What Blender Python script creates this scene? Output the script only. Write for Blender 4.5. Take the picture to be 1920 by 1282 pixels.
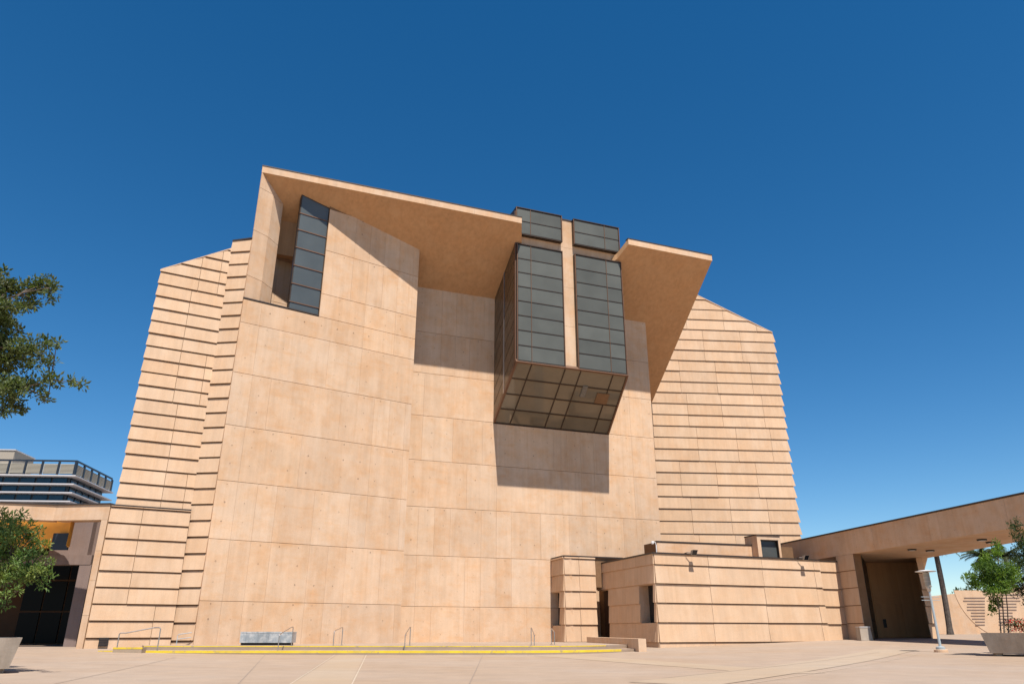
import bpy, math, random
import numpy as np
from mathutils import Vector as V

random.seed(7)
R = math.radians
scene = bpy.context.scene
for o in list(bpy.data.objects):
    bpy.data.objects.remove(o)

# ------------------------------------------------------------------ camera
EYE = 1.08
FPX, PITCH = 1382.7, R(21.413)
cam_d = bpy.data.cameras.new('camera')
cam = bpy.data.objects.new('camera', cam_d)
scene.collection.objects.link(cam)
cam.location = (0, 0, EYE)
cam.rotation_euler = (R(90) + PITCH, 0, 0)
cam_d.sensor_width = 36.0
cam_d.lens = FPX * 36.0 / 1920.0
cam_d.clip_end = 4000.0
scene.camera = cam

# ------------------------------------------------------------------ sky, sun, exposure
SUN = V((0.168, -0.494, 1.0)).normalized()
elev = math.asin(SUN.z)
azim = math.atan2(SUN.x, SUN.y)
world = bpy.data.worlds.new('World')
scene.world = world
world.use_nodes = True
wn = world.node_tree.nodes
sky = wn.new('ShaderNodeTexSky')
sky.sky_type = 'NISHITA'
sky.sun_disc = False
sky.sun_elevation = elev
sky.sun_rotation = azim
sky.altitude = 300
sky.air_density = 0.85
sky.dust_density = 0.0
sky.ozone_density = 1.6
bg = wn['Background']
bg.inputs['Strength'].default_value = 0.083
hsv = wn.new('ShaderNodeHueSaturation')
hsv.inputs['Hue'].default_value = 0.497
hsv.inputs['Saturation'].default_value = 1.37
world.node_tree.links.new(sky.outputs[0], hsv.inputs['Color'])
world.node_tree.links.new(hsv.outputs[0], bg.inputs['Color'])
sd = bpy.data.lights.new('sun', 'SUN')
sd.energy = 5.0
sd.angle = R(0.53)
sd.color = (1.0, 0.945, 0.87)
so = bpy.data.objects.new('sun', sd)
scene.collection.objects.link(so)
so.location = (30, -60, 90)
so.rotation_euler = SUN.to_track_quat('Z', 'Y').to_euler()
scene.view_settings.view_transform = 'Standard'
scene.view_settings.look = 'None'
scene.view_settings.gamma = 1.0
scene.view_settings.use_curve_mapping = False
scene.view_settings.exposure = 0.64
scene.cycles.max_bounces = 6

# ------------------------------------------------------------------ measuring helpers
CT, ST_ = math.cos(PITCH), math.sin(PITCH)


def ray(px, py):
    x, y = px - 960.0, py - 641.0
    return V((x, FPX * CT + y * ST_, FPX * ST_ - y * CT))


class Wall:
    """A vertical plane: direction az (degrees from +Y towards +X), outward normal n."""

    def __init__(s, az, pt, off=0.0):
        a = R(az)
        s.az = az
        s.d = V((math.sin(a), math.cos(a), 0))
        s.n = V((math.cos(a), -math.sin(a), 0))
        s.o = V((pt[0], pt[1], 0)) + s.n * off

    def at(s, px, py):
        r = ray(px, py)
        t = s.n.dot(s.o) / s.n.dot(r)
        p = r * t
        p.z += EYE
        return p

    def sz(s, px, py):
        p = s.at(px, py)
        return ((p - s.o).dot(s.d), p.z)

    def S(s, px, py):
        return s.sz(px, py)[0]

    def P(s, sv, z, off=0.0):
        p = s.o + s.d * sv + s.n * off
        return V((p.x, p.y, z))

    def shift(s, off):
        return Wall(s.az, s.o, off)


def at_z(px, py, z):
    r = ray(px, py)
    t = (z - EYE) / r.z
    return V((r.x * t, r.y * t, z))


# ------------------------------------------------------------------ objects
WORLD = {}


def put(o, loc, parent):
    pl = WORLD[parent.name] if parent else V((0, 0, 0))
    WORLD[o.name] = V(loc)
    o.location = V(loc) - pl
    if parent:
        o.parent = parent
    scene.collection.objects.link(o)
    return o


def empty(name, loc, label=None, cat=None, group=None):
    o = bpy.data.objects.new(name, None)
    o.empty_display_size = 0.3
    put(o, loc, None)
    tag(o, label, cat, group)
    return o


def tag(o, label=None, cat=None, group=None, kind=None):
    if label:
        o['label'] = label
    if cat:
        o['category'] = cat
    if group:
        o['group'] = group
    if kind:
        o['kind'] = kind
    return o


def mesh(name, verts, faces, mat, parent=None, origin=None, smooth=False, mats=None, fm=None):
    vs = [V(v) for v in verts]
    if origin is None:
        c = sum(vs, V((0, 0, 0))) / len(vs)
        origin = V((c.x, c.y, min(v.z for v in vs)))
    origin = V(origin)
    me = bpy.data.meshes.new(name)
    me.from_pydata([tuple(v - origin) for v in vs], [], faces)
    for m in (mats or [mat]):
        me.materials.append(m)
    if fm:
        me.polygons.foreach_set('material_index', fm)
    if smooth:
        me.polygons.foreach_set('use_smooth', [True] * len(me.polygons))
    me.update()
    o = bpy.data.objects.new(name, me)
    return put(o, origin, parent)


class MB:
    def __init__(s):
        s.v, s.f = [], []

    def add(s, vs, fs):
        b = len(s.v)
        s.v += [V(v) for v in vs]
        s.f += [tuple(b + i for i in f) for f in fs]

    def prism(s, front, back):
        """front polygon counter-clockwise seen from outside; back the same count"""
        n = len(front)
        fs = [tuple(range(n)), tuple(range(2 * n - 1, n - 1, -1))]
        for i in range(n):
            j = (i + 1) % n
            fs.append((j, i, n + i, n + j))
        s.add(list(front) + list(back), fs)

    def box(s, a, b):
        x0, y0, z0 = a
        x1, y1, z1 = b
        s.prism([(x0, y0, z0), (x1, y0, z0), (x1, y0, z1), (x0, y0, z1)],
                [(x0, y1, z0), (x1, y1, z0), (x1, y1, z1), (x0, y1, z1)])

    def wbox(s, w, s0, s1, z0, z1, o0, o1):
        """box in wall coordinates, o1 the outer offset"""
        s.prism([w.P(s0, z0, o1), w.P(s1, z0, o1), w.P(s1, z1, o1), w.P(s0, z1, o1)],
                [w.P(s0, z0, o0), w.P(s1, z0, o0), w.P(s1, z1, o0), w.P(s0, z1, o0)])

    def tube(s, pts, rad, n=8, cap=True):
        pts = [V(p) for p in pts]
        rads = rad if isinstance(rad, (list, tuple)) else [rad] * len(pts)
        b = len(s.v)
        prev = None
        for i, p in enumerate(pts):
            t = (pts[min(i + 1, len(pts) - 1)] - pts[max(i - 1, 0)])
            if t.length < 1e-9:
                t = V((0, 0, 1))
            t.normalize()
            if prev is None:
                u = t.cross(V((0, 0, 1)) if abs(t.z) < 0.9 else V((1, 0, 0))).normalized()
            else:
                u = (prev - t * prev.dot(t)).normalized()
            prev = u
            w = t.cross(u)
            for k in range(n):
                a = 2 * math.pi * k / n
                s.v.append(p + (u * math.cos(a) + w * math.sin(a)) * rads[i])
        for i in range(len(pts) - 1):
            for k in range(n):
                k2 = (k + 1) % n
                s.f.append((b + i * n + k, b + i * n + k2, b + (i + 1) * n + k2, b + (i + 1) * n + k))
        if cap:
            s.f.append(tuple(b + k for k in reversed(range(n))))
            e = b + (len(pts) - 1) * n
            s.f.append(tuple(e + k for k in range(n)))

    def lathe(s, c, prof, n=16):
        b = len(s.v)
        for r_, z in prof:
            for k in range(n):
                a = 2 * math.pi * k / n
                s.v.append(V((c[0] + r_ * math.cos(a), c[1] + r_ * math.sin(a), c[2] + z)))
        for i in range(len(prof) - 1):
            for k in range(n):
                k2 = (k + 1) % n
                s.f.append((b + i * n + k, b + i * n + k2, b + (i + 1) * n + k2, b + (i + 1) * n + k))
        s.f.append(tuple(b + k for k in reversed(range(n))))
        e = b + (len(prof) - 1) * n
        s.f.append(tuple(e + k for k in range(n)))

    def build(s, name, mat, parent=None, origin=None, smooth=False):
        return mesh(name, s.v, s.f, mat, parent, origin, smooth)


def clip(poly, a, b, c):
    """keep a*s+b*z+c >= 0"""
    out = []
    n = len(poly)
    for i in range(n):
        p, q = poly[i], poly[(i + 1) % n]
        dp, dq = a * p[0] + b * p[1] + c, a * q[0] + b * q[1] + c
        if dp >= 0:
            out.append(p)
        if (dp >= 0) != (dq >= 0):
            t = dp / (dp - dq)
            out.append((p[0] + (q[0] - p[0]) * t, p[1] + (q[1] - p[1]) * t))
    return out


def area(poly):
    return 0.5 * sum(poly[i][0] * poly[(i + 1) % len(poly)][1] - poly[(i + 1) % len(poly)][0] * poly[i][1] for i in range(len(poly)))


def inset(poly, gs, gz):
    """shrink a convex polygon: gs on steep edges, gz on flat ones"""
    out = list(poly)
    n = len(poly)
    for i in range(n):
        p, q = poly[i], poly[(i + 1) % n]
        dx, dz = q[0] - p[0], q[1] - p[1]
        L = math.hypot(dx, dz)
        if L < 1e-4:
            continue
        nx, nz = -dz / L, dx / L            # inward for counter-clockwise
        g = gs if abs(nx) > abs(nz) else gz
        out = clip(out, nx, nz, -(nx * p[0] + nz * p[1]) - g)
        if len(out) < 3:
            return []
    return out


def cell(poly, s0, s1, z0, z1):
    for a, b, c in ((1, 0, -s0), (-1, 0, s1), (0, 1, -z0), (0, -1, z1)):
        poly = clip(poly, a, b, c)
        if len(poly) < 3:
            return []
    clean = []
    for p in poly:
        if not clean or math.hypot(p[0] - clean[-1][0], p[1] - clean[-1][1]) > 1e-3:
            clean.append(p)
    if len(clean) > 2 and math.hypot(clean[0][0] - clean[-1][0], clean[0][1] - clean[-1][1]) < 1e-3:
        clean.pop()
    return clean


def flat_panels(w, poly, seams, cols, mat, parent, gs=0.002, gz=0.012, th=0.07, name='panel', base=0.0):
    """cast panels proud of the wall core with chamfered edges and recessed joints"""
    k = 0
    for z0, z1 in zip(seams[:-1], seams[1:]):
        cs = cols(k)
        k += 1
        row_w = random.uniform(-1, 1)
        for s0, s1 in zip(cs[:-1], cs[1:]):
            pl = cell(poly, s0, s1, z0, z1)
            if len(pl) < 3 or abs(area(pl)) < 0.02:
                continue
            if area(pl) < 0:
                pl.reverse()
            outer = inset(pl, gs, gz)
            inner = inset(pl, gs + 0.003, gz + 0.008)
            if len(outer) < 3:
                continue
            if len(inner) != len(outer):
                inner = outer
            wob = random.uniform(-0.004, 0.004)
            m = MB()
            n = len(outer)
            vs = [w.P(a, b, base + th + wob) for a, b in inner] + [w.P(a, b, base + th - 0.01 + wob) for a, b in outer] + [w.P(a, b, base) for a, b in outer]
            fs = [tuple(range(n))]
            for i in range(n):
                j = (i + 1) % n
                fs.append((j, i, n + i, n + j))
                fs.append((n + j, n + i, 2 * n + i, 2 * n + j))
            m.add(vs, fs)
            # every pour comes out a little paler, or a little more orange
            t_ = 0.55 * row_w + 0.75 * random.uniform(-1, 1)
            g_ = 1 + 0.022 * random.uniform(-1, 1)
            m.build(name, mat, parent).color = (g_ * (1 + 0.004 * t_), g_ * (1 + 0.035 * t_), g_ * (1 + 0.075 * t_), 1)


def lapped_panels(w, poly, z_ref, pitch, cols, mat, parent, prot=0.15, gs=0.012, name='course_panel', base=0.0, slot=0.05, flare=(0.0, 0.0)):
    """courses leaning out at their foot like lapped boards"""
    zs = [p[1] for p in poly]
    k0 = math.floor((min(zs) - z_ref) / pitch)
    k1 = math.ceil((max(zs) - z_ref) / pitch)
    for k in range(k0, k1):
        z0, z1 = z_ref + k * pitch, z_ref + (k + 1) * pitch
        cs = cols(k)
        for s0, s1 in zip(cs[:-1], cs[1:]):
            pl = cell(poly, s0, s1, z0, z1 - slot)
            if len(pl) < 3 or abs(area(pl)) < 0.01:
                continue
            if area(pl) < 0:
                pl.reverse()
            pl = inset(pl, gs, 0.0)
            if len(pl) < 3:
                continue
            lo_, hi_ = min(p[0] for p in pl), max(p[0] for p in pl)
            if flare[1] and s1 == cs[-1]:
                pl = [(a + (flare[1] * (z1 - b) / pitch if a > hi_ - 0.05 else 0), b) for a, b in pl]
            if flare[0] and s0 == cs[0]:
                pl = [(a - (flare[0] * (z1 - b) / pitch if a < lo_ + 0.05 else 0), b) for a, b in pl]
            wob = random.uniform(-0.006, 0.006)
            tl = random.uniform(0.85, 1.2) * prot
            fr = [w.P(a, b, base + 0.02 + wob + tl * (z1 - b) / pitch) for a, b in pl]
            bk = [w.P(a, b, base) for a, b in pl]
            m = MB()
            m.prism(fr, bk)
            t_, g_ = random.uniform(-1, 1), 1 + 0.025 * random.uniform(-1, 1)
            m.build(name, mat, parent).color = (g_, g_ * (1 + 0.02 * t_), g_ * (1 + 0.045 * t_), 1)


def ladder(s0, s1, marks):
    return [s0] + sorted(m for m in marks if s0 + 0.25 < m < s1 - 0.25) + [s1]


# ------------------------------------------------------------------ materials
def new_mat(name):
    m = bpy.data.materials.new(name)
    m.use_nodes = True
    nt = m.node_tree
    return m, nt, nt.nodes['Principled BSDF']


def N(nt, t, **kw):
    n = nt.nodes.new(t)
    for k, v in kw.items():
        setattr(n, k, v)
    return n


def noise(nt, vec, scale, detail=4.0, rough=0.55, stretch=None):
    if stretch is not None:
        mp = N(nt, 'ShaderNodeMapping')
        mp.inputs['Scale'].default_value = stretch
        nt.links.new(vec, mp.inputs['Vector'])
        vec = mp.outputs[0]
    n = N(nt, 'ShaderNodeTexNoise')
    n.inputs['Scale'].default_value = scale
    n.inputs['Detail'].default_value = detail
    n.inputs['Roughness'].default_value = rough
    nt.links.new(vec, n.inputs['Vector'])
    return n.outputs['Fac']


def remap(nt, fac, a, b, lo, hi):
    n = N(nt, 'ShaderNodeMapRange')
    n.inputs['From Min'].default_value = a
    n.inputs['From Max'].default_value = b
    n.inputs['To Min'].default_value = lo
    n.inputs['To Max'].default_value = hi
    nt.links.new(fac, n.inputs['Value'])
    return n.outputs[0]


def mixc(nt, fac, a, b, mode='MIX'):
    n = N(nt, 'ShaderNodeMix', data_type='RGBA', blend_type=mode)
    for sock, val in ((n.inputs[0], fac), (n.inputs[6], a), (n.inputs[7], b)):
        if hasattr(val, 'is_output'):
            nt.links.new(val, sock)
        elif isinstance(val, (int, float)):
            sock.default_value = val
        else:
            sock.default_value = (val[0], val[1], val[2], 1)
    return n.outputs[2]


def concrete(name, col, var=0.07, streak=0.07, stain=0.62, stain_col=(0.96, 0.79, 0.58), rough=0.85, bump=0.25, tint=0.075):
    m, nt, b = new_mat(name)
    geo = N(nt, 'ShaderNodeNewGeometry')
    pos = geo.outputs['Position']
    oi = N(nt, 'ShaderNodeObjectInfo')
    rnd = oi.outputs['Random']
    # every pour has its own shift of the grain
    sh = N(nt, 'ShaderNodeVectorMath', operation='MULTIPLY')
    cmb = N(nt, 'ShaderNodeCombineXYZ')
    for i in range(3):
        nt.links.new(rnd, cmb.inputs[i])
    nt.links.new(cmb.outputs[0], sh.inputs[0])
    sh.inputs[1].default_value = (7.0, 3.0, 11.0)
    ad = N(nt, 'ShaderNodeVectorMath', operation='ADD')
    nt.links.new(pos, ad.inputs[0])
    nt.links.new(sh.outputs[0], ad.inputs[1])
    loc = ad.outputs[0]
    c = mixc(nt, rnd, tuple(x * (1 - tint * w_) for x, w_ in zip(col, (0.7, 1.0, 1.25))), tuple(min(1, x * (1 + tint * w_)) for x, w_ in zip(col, (0.55, 0.6, 0.65))))
    c = mixc(nt, 1.0, c, oi.outputs['Color'], 'MULTIPLY')
    big = noise(nt, pos, 0.22, 5, 0.6)
    c = mixc(nt, 1.0, c, remap_col(nt, big, 0.3, 0.7, 1 - var, 1 + var), 'MULTIPLY')
    cloud = noise(nt, loc, 1.1, 5, 0.65)
    c = mixc(nt, 1.0, c, remap_col(nt, cloud, 0.3, 0.7, 1 - var * 0.7, 1 + var * 0.7), 'MULTIPLY')
    stk = noise(nt, loc, 1.0, 5, 0.6, (3.2, 3.2, 0.16))
    c = mixc(nt, 1.0, c, remap_col(nt, stk, 0.35, 0.68, 1 + streak * 0.5, 1 - streak), 'MULTIPLY')
    rust = noise(nt, pos, 0.75, 6, 0.68, (1.0, 1.0, 1.25))
    c = mixc(nt, remap(nt, rust, 0.44, 0.66, 0.0, stain * 0.9), c, mixc(nt, 1.0, c, (0.975, 0.80, 0.60), 'MULTIPLY'))
    hz = noise(nt, loc, 1.0, 6, 0.7, (0.35, 0.35, 1.5))
    c2 = mixc(nt, 1.0, c, stain_col, 'MULTIPLY')
    c = mixc(nt, remap(nt, hz, 0.56, 0.74, 0.0, stain), c, c2)
    wash = noise(nt, pos, 1.0, 4, 0.5, (0.8, 0.8, 0.35))
    c = mixc(nt, remap(nt, wash, 0.52, 0.72, 0.0, 0.42), c, tuple(min(0.95, x * f_) for x, f_ in zip(col, (1.12, 1.2, 1.3))))
    drip = noise(nt, loc, 1.0, 4, 0.55, (4.5, 4.5, 0.10))
    c = mixc(nt, remap(nt, drip, 0.60, 0.74, 0.0, 0.30), c, mixc(nt, 1.0, c, (0.86, 0.74, 0.62), 'MULTIPLY'))
    spk = noise(nt, pos, 7.0, 3, 0.7)
    c = mixc(nt, remap(nt, spk, 0.66, 0.78, 0.0, 0.30), c, mixc(nt, 1.0, c, (0.72, 0.62, 0.52), 'MULTIPLY'))
    gr = noise(nt, pos, 22.0, 3, 0.6)
    c = mixc(nt, 1.0, c, remap_col(nt, gr, 0.3, 0.7, 0.95, 1.05), 'MULTIPLY')
    nt.links.new(c, b.inputs['Base Color'])
    b.inputs['Roughness'].default_value = rough
    b.inputs['Specular IOR Level'].default_value = 0.25
    bp = N(nt, 'ShaderNodeBump')
    bp.inputs['Strength'].default_value = bump
    bp.inputs['Distance'].default_value = 0.02
    g2 = noise(nt, pos, 6.0, 6, 0.65)
    nt.links.new(g2, bp.inputs['Height'])
    nt.links.new(bp.outputs[0], b.inputs['Normal'])
    return m


def remap_col(nt, fac, a, b, lo, hi):
    v = remap(nt, fac, a, b, lo, hi)
    n = N(nt, 'ShaderNodeCombineColor')
    for i in range(3):
        nt.links.new(v, n.inputs[i])
    return n.outputs[0]


def plain(name, col, rough=0.6, metal=0.0, var=0.12, scale=3.0, spec=0.4, bump=0.0):
    m, nt, b = new_mat(name)
    geo = N(nt, 'ShaderNodeNewGeometry')
    oi = N(nt, 'ShaderNodeObjectInfo')
    n1 = noise(nt, geo.outputs['Position'], scale, 4, 0.6)
    c = mixc(nt, 1.0, col, remap_col(nt, n1, 0.3, 0.7, 1 - var, 1 + var), 'MULTIPLY')
    c = mixc(nt, 1.0, c, remap_col(nt, oi.outputs['Random'], 0, 1, 1 - var * 0.5, 1 + var * 0.5), 'MULTIPLY')
    nt.links.new(c, b.inputs['Base Color'])
    b.inputs['Roughness'].default_value = rough
    b.inputs['Metallic'].default_value = metal
    b.inputs['Specular IOR Level'].default_value = spec
    if bump:
        bp = N(nt, 'ShaderNodeBump')
        bp.inputs['Strength'].default_value = bump
        bp.inputs['Distance'].default_value = 0.02
        nt.links.new(noise(nt, geo.outputs['Position'], scale * 6, 4, 0.6), bp.inputs['Height'])
        nt.links.new(bp.outputs[0], b.inputs['Normal'])
    return m


def glass_mat(name, col, rough=0.08, spec=0.5, wav=0.0, var=0.1):
    m, nt, b = new_mat(name)
    geo = N(nt, 'ShaderNodeNewGeometry')
    oi = N(nt, 'ShaderNodeObjectInfo')
    c = mixc(nt, 1.0, col, remap_col(nt, oi.outputs['Random'], 0, 1, 1 - var, 1 + var), 'MULTIPLY')
    n1 = noise(nt, geo.outputs['Position'], 0.5, 3, 0.5)
    c = mixc(nt, 1.0, c, remap_col(nt, n1, 0.3, 0.7, 0.88, 1.12), 'MULTIPLY')
    nt.links.new(c, b.inputs['Base Color'])
    b.inputs['Roughness'].default_value = rough
    b.inputs['Specular IOR Level'].default_value = spec
    if wav:
        bp = N(nt, 'ShaderNodeBump')
        bp.inputs['Strength'].default_value = wav
        bp.inputs['Distance'].default_value = 0.05
        nt.links.new(noise(nt, geo.outputs['Position'], 0.8, 2, 0.5), bp.inputs['Height'])
        nt.links.new(bp.outputs[0], b.inputs['Normal'])
    return m


def leaf_mat(name, c1, c2, c3):
    m, nt, b = new_mat(name)
    geo = N(nt, 'ShaderNodeNewGeometry')
    rpi = geo.outputs['Random Per Island']
    c = mixc(nt, rpi, c1, c2)
    n1 = noise(nt, geo.outputs['Position'], 1.3, 3, 0.6)
    c = mixc(nt, remap(nt, n1, 0.48, 0.68, 0, 1), c, c3)
    nt.links.new(c, b.inputs['Base Color'])
    b.inputs['Roughness'].default_value = 0.55
    b.inputs['Specular IOR Level'].default_value = 0.3
    tr = N(nt, 'ShaderNodeBsdfTranslucent')
    ct = mixc(nt, 1.0, c, (1.3, 1.5, 0.6), 'MULTIPLY')
    nt.links.new(ct, tr.inputs['Color'])
    mx = N(nt, 'ShaderNodeMixShader')
    mx.inputs[0].default_value = 0.3
    nt.links.new(b.outputs[0], mx.inputs[1])
    nt.links.new(tr.outputs[0], mx.inputs[2])
    nt.links.new(mx.outputs[0], nt.nodes['Material Output'].inputs['Surface'])
    return m


ADOBE = (0.565, 0.396, 0.266)
M = {}
M['adobe'] = concrete('adobe_concrete', ADOBE)
M['adobe_lap'] = concrete('adobe_lapped_concrete', (0.552, 0.380, 0.248), var=0.05, streak=0.07, stain=0.25, tint=0.06)
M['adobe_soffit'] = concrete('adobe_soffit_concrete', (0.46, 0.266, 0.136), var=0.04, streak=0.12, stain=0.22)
M['fitting_grey'] = plain('fitting_grey', (0.16, 0.145, 0.125), 0.6)
M['adobe_joint'] = plain('joint_concrete', (0.20, 0.115, 0.062), 0.95, spec=0.1)
M['cap'] = plain('bronze_capping', (0.055, 0.040, 0.032), 0.5, 0.3)
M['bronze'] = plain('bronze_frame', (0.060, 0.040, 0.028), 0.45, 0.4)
M['bronze_pale'] = plain('brown_mullion', (0.16, 0.085, 0.05), 0.5, 0.3)  # lighter brown than the frame bronze, for thin mullions and some frame edges
M['pane'] = glass_mat('frosted_grey_pane', (0.092, 0.096, 0.086), 0.45, 0.22, 0.0, 0.14)
M['pane_side'] = glass_mat('brown_pane', (0.11, 0.072, 0.042), 0.15, 0.5, 0.02)
M['pane_soffit'] = glass_mat('bronze_tinted_pane', (0.175, 0.148, 0.108), 0.05, 0.8, 0.05)
M['pane_dark'] = glass_mat('dark_pane', (0.012, 0.013, 0.016), 0.06, 0.5)
M['pane_black'] = glass_mat('black_pane', (0.006, 0.006, 0.006), 0.3, 0.08)
M['pane_blue'] = glass_mat('grey_blue_pane', (0.075, 0.085, 0.085), 0.22, 0.5)
M['tie'] = plain('tie_hole', (0.10, 0.058, 0.034), 0.9)
M['grey_conc'] = concrete('ash_concrete', (0.21, 0.155, 0.135), var=0.08, streak=0.1, stain=0.15, stain_col=(0.8, 0.75, 0.7))
M['dark_wall'] = concrete('recess_shade_concrete', (0.09, 0.045, 0.024), var=0.1)  # very dark brown: the shade of the roofed recesses is in the colour
M['gold'] = plain('gold_plaster', (0.78, 0.36, 0.055), 0.5, var=0.06)
M['yellow'] = plain('yellow_paint', (0.66, 0.47, 0.03), 0.6, var=0.12, scale=2.0)
ynt = M['yellow'].node_tree
_b = ynt.nodes['Principled BSDF']
_src = _b.inputs['Base Color'].links[0].from_socket
_geo = N(ynt, 'ShaderNodeNewGeometry')
_w1 = noise(ynt, _geo.outputs['Position'], 5.0, 5, 0.7)
_w2 = noise(ynt, _geo.outputs['Position'], 0.6, 3, 0.6)
_c = mixc(ynt, remap(ynt, _w1, 0.56, 0.66, 0.0, 0.75), _src, (0.30, 0.23, 0.15))
_c = mixc(ynt, remap(ynt, _w2, 0.45, 0.7, 0.0, 0.45), _c, (0.36, 0.28, 0.12))
ynt.links.new(_c, _b.inputs['Base Color'])
M['steel'] = plain('brushed_steel', (0.45, 0.42, 0.40), 0.28, 0.9)
M['pale_steel'] = plain('pale_grey_paint', (0.36, 0.40, 0.42), 0.4, 0.1)
M['white_metal'] = plain('white_metal', (0.58, 0.56, 0.54), 0.45)
M['black'] = plain('black_metal', (0.02, 0.02, 0.02), 0.5)
M['planter'] = concrete('planter_concrete', (0.36, 0.30, 0.24), var=0.08, streak=0.2, stain=0.25, stain_col=(0.7, 0.65, 0.6))
M['soil'] = plain('planting_soil', (0.05, 0.035, 0.025), 0.95, var=0.4, scale=8)
M['bark'] = plain('grey_brown_bark', (0.11, 0.080, 0.058), 0.9, var=0.35, scale=9, bump=0.6)
M['palm_bark'] = plain('palm_bark', (0.075, 0.060, 0.050), 0.95, var=0.4, scale=5, bump=0.8)
M['leaf_a'] = leaf_mat('olive_leaves', (0.048, 0.074, 0.018), (0.125, 0.150, 0.050), (0.090, 0.092, 0.032))
M['leaf_b'] = leaf_mat('glossy_leaves', (0.060, 0.120, 0.030), (0.170, 0.250, 0.070), (0.20, 0.22, 0.05))
M['leaf_c'] = leaf_mat('lime_leaves', (0.070, 0.140, 0.016), (0.190, 0.280, 0.035), (0.040, 0.085, 0.014))
M['leaf_d'] = leaf_mat('dark_green_leaves', (0.020, 0.045, 0.012), (0.055, 0.085, 0.022), (0.04, 0.05, 0.016))
M['palm'] = leaf_mat('palm_fronds', (0.045, 0.065, 0.030), (0.090, 0.105, 0.050), (0.06, 0.06, 0.035))
M['petal'] = plain('red_petals', (0.55, 0.020, 0.015), 0.6, var=0.3, scale=20)
M['tower_white'] = plain('tower_slab_white', (0.46, 0.45, 0.46), 0.7, var=0.05)
M['tower_dark'] = plain('tower_core_dark', (0.018, 0.024, 0.036), 0.4)
M['tower_pane'] = glass_mat('tower_pane', (0.010, 0.030, 0.055), 0.08, 0.45)
M['louvre'] = plain('louvre_grey', (0.36, 0.33, 0.27), 0.7, var=0.06)
M['penthouse'] = plain('penthouse_cladding', (0.33, 0.28, 0.22), 0.8, var=0.06)


def granite(name, col, vein):
    m, nt, b = new_mat(name)
    geo = N(nt, 'ShaderNodeNewGeometry')
    oi = N(nt, 'ShaderNodeObjectInfo')
    n1 = noise(nt, geo.outputs['Position'], 2.2, 7, 0.7)
    c = mixc(nt, remap(nt, n1, 0.45, 0.62, 0, 1), col, vein)
    c = mixc(nt, 1.0, c, remap_col(nt, oi.outputs['Random'], 0, 1, 0.75, 1.2), 'MULTIPLY')
    nt.links.new(c, b.inputs['Base Color'])
    b.inputs['Roughness'].default_value = 0.3
    return m


M['granite'] = granite('grey_marble', (0.24, 0.265, 0.28), (0.42, 0.42, 0.41))


def paving(name, col, var=0.10):
    m, nt, b = new_mat(name)
    geo = N(nt, 'ShaderNodeNewGeometry')
    pos = geo.outputs['Position']
    n1 = noise(nt, pos, 0.12, 5, 0.6)
    c = mixc(nt, remap(nt, n1, 0.35, 0.65, 0, 1), tuple(x * f_ for x, f_ in zip(col, (0.97, 0.92, 0.86))), tuple(x * f_ for x, f_ in zip(col, (1.02, 1.05, 1.1))))
    n2 = noise(nt, pos, 0.9, 6, 0.7)
    c = mixc(nt, 1.0, c, remap_col(nt, n2, 0.3, 0.7, 1 - var, 1 + var), 'MULTIPLY')
    n4 = noise(nt, pos, 5.0, 5, 0.7)
    c = mixc(nt, remap(nt, n4, 0.6, 0.75, 0, 0.25), c, tuple(x * 0.6 for x in col))
    n3 = noise(nt, pos, 40.0, 2, 0.5)
    c = mixc(nt, 1.0, c, remap_col(nt, n3, 0.3, 0.7, 0.92, 1.08), 'MULTIPLY')
    nt.links.new(c, b.inputs['Base Color'])
    b.inputs['Roughness'].default_value = 0.8
    b.inputs['Specular IOR Level'].default_value = 0.25
    bp = N(nt, 'ShaderNodeBump')
    bp.inputs['Strength'].default_value = 0.15
    bp.inputs['Distance'].default_value = 0.01
    nt.links.new(n3, bp.inputs['Height'])
    nt.links.new(bp.outputs[0], b.inputs['Normal'])
    return m


PAVE = (0.315, 0.236, 0.174)
M['paving'] = paving('plaza_paving', PAVE)
M['paving_light'] = paving('plaza_band_paving', (0.344, 0.263, 0.188), 0.06)
M['paving_joint'] = plain('paving_joint', (0.44, 0.355, 0.265), 0.9)
M['paving_joint_dark'] = plain('paving_joint_dark', (0.24, 0.185, 0.145), 0.9)

# ------------------------------------------------------------------ ground
GP = [(-30, 5, 0), (0, 5, 0), (30, 5, 0), (-12, 19, 0), (0, 19, 0), (12, 19, 0), (-9, 36, 0), (0, 36, 0), (6, 39, 0), (-14, 24, 0), (-20, 38, 0.13), (-23, 42.6, 0.26), (-32, 43, 0.26), (-19, 40, 0.08),
      (-12, 41, 0.0), (-5, 43, 0), (9.2, 50, 0.13), (4, 44, 0.03), (16, 53, 0.34), (24, 56, 0.57), (29, 58, 0.6), (19, 35.5, 0.16), (21, 33, 0.1), (32, 42, 0.36), (45, 78, 0.86), (70, 90, 0.9), (0, 62, 0.1), (-30, 60, 0.26)]


def tps(r2):
    return 0.0 if r2 < 1e-9 else r2 * math.log(r2)


gp = np.array(GP, float)
ng = len(GP)
Km = np.array([[tps((a[0] - b[0]) ** 2 + (a[1] - b[1]) ** 2) for b in GP] for a in GP]) + np.eye(ng) * 60.0
Pm = np.c_[np.ones(ng), gp[:, :2]]
Lm = np.zeros((ng + 3, ng + 3))
Lm[:ng, :ng] = Km
Lm[:ng, ng:] = Pm
Lm[ng:, :ng] = Pm.T
wg = np.linalg.solve(Lm, np.r_[gp[:, 2], 0, 0, 0])


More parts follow.
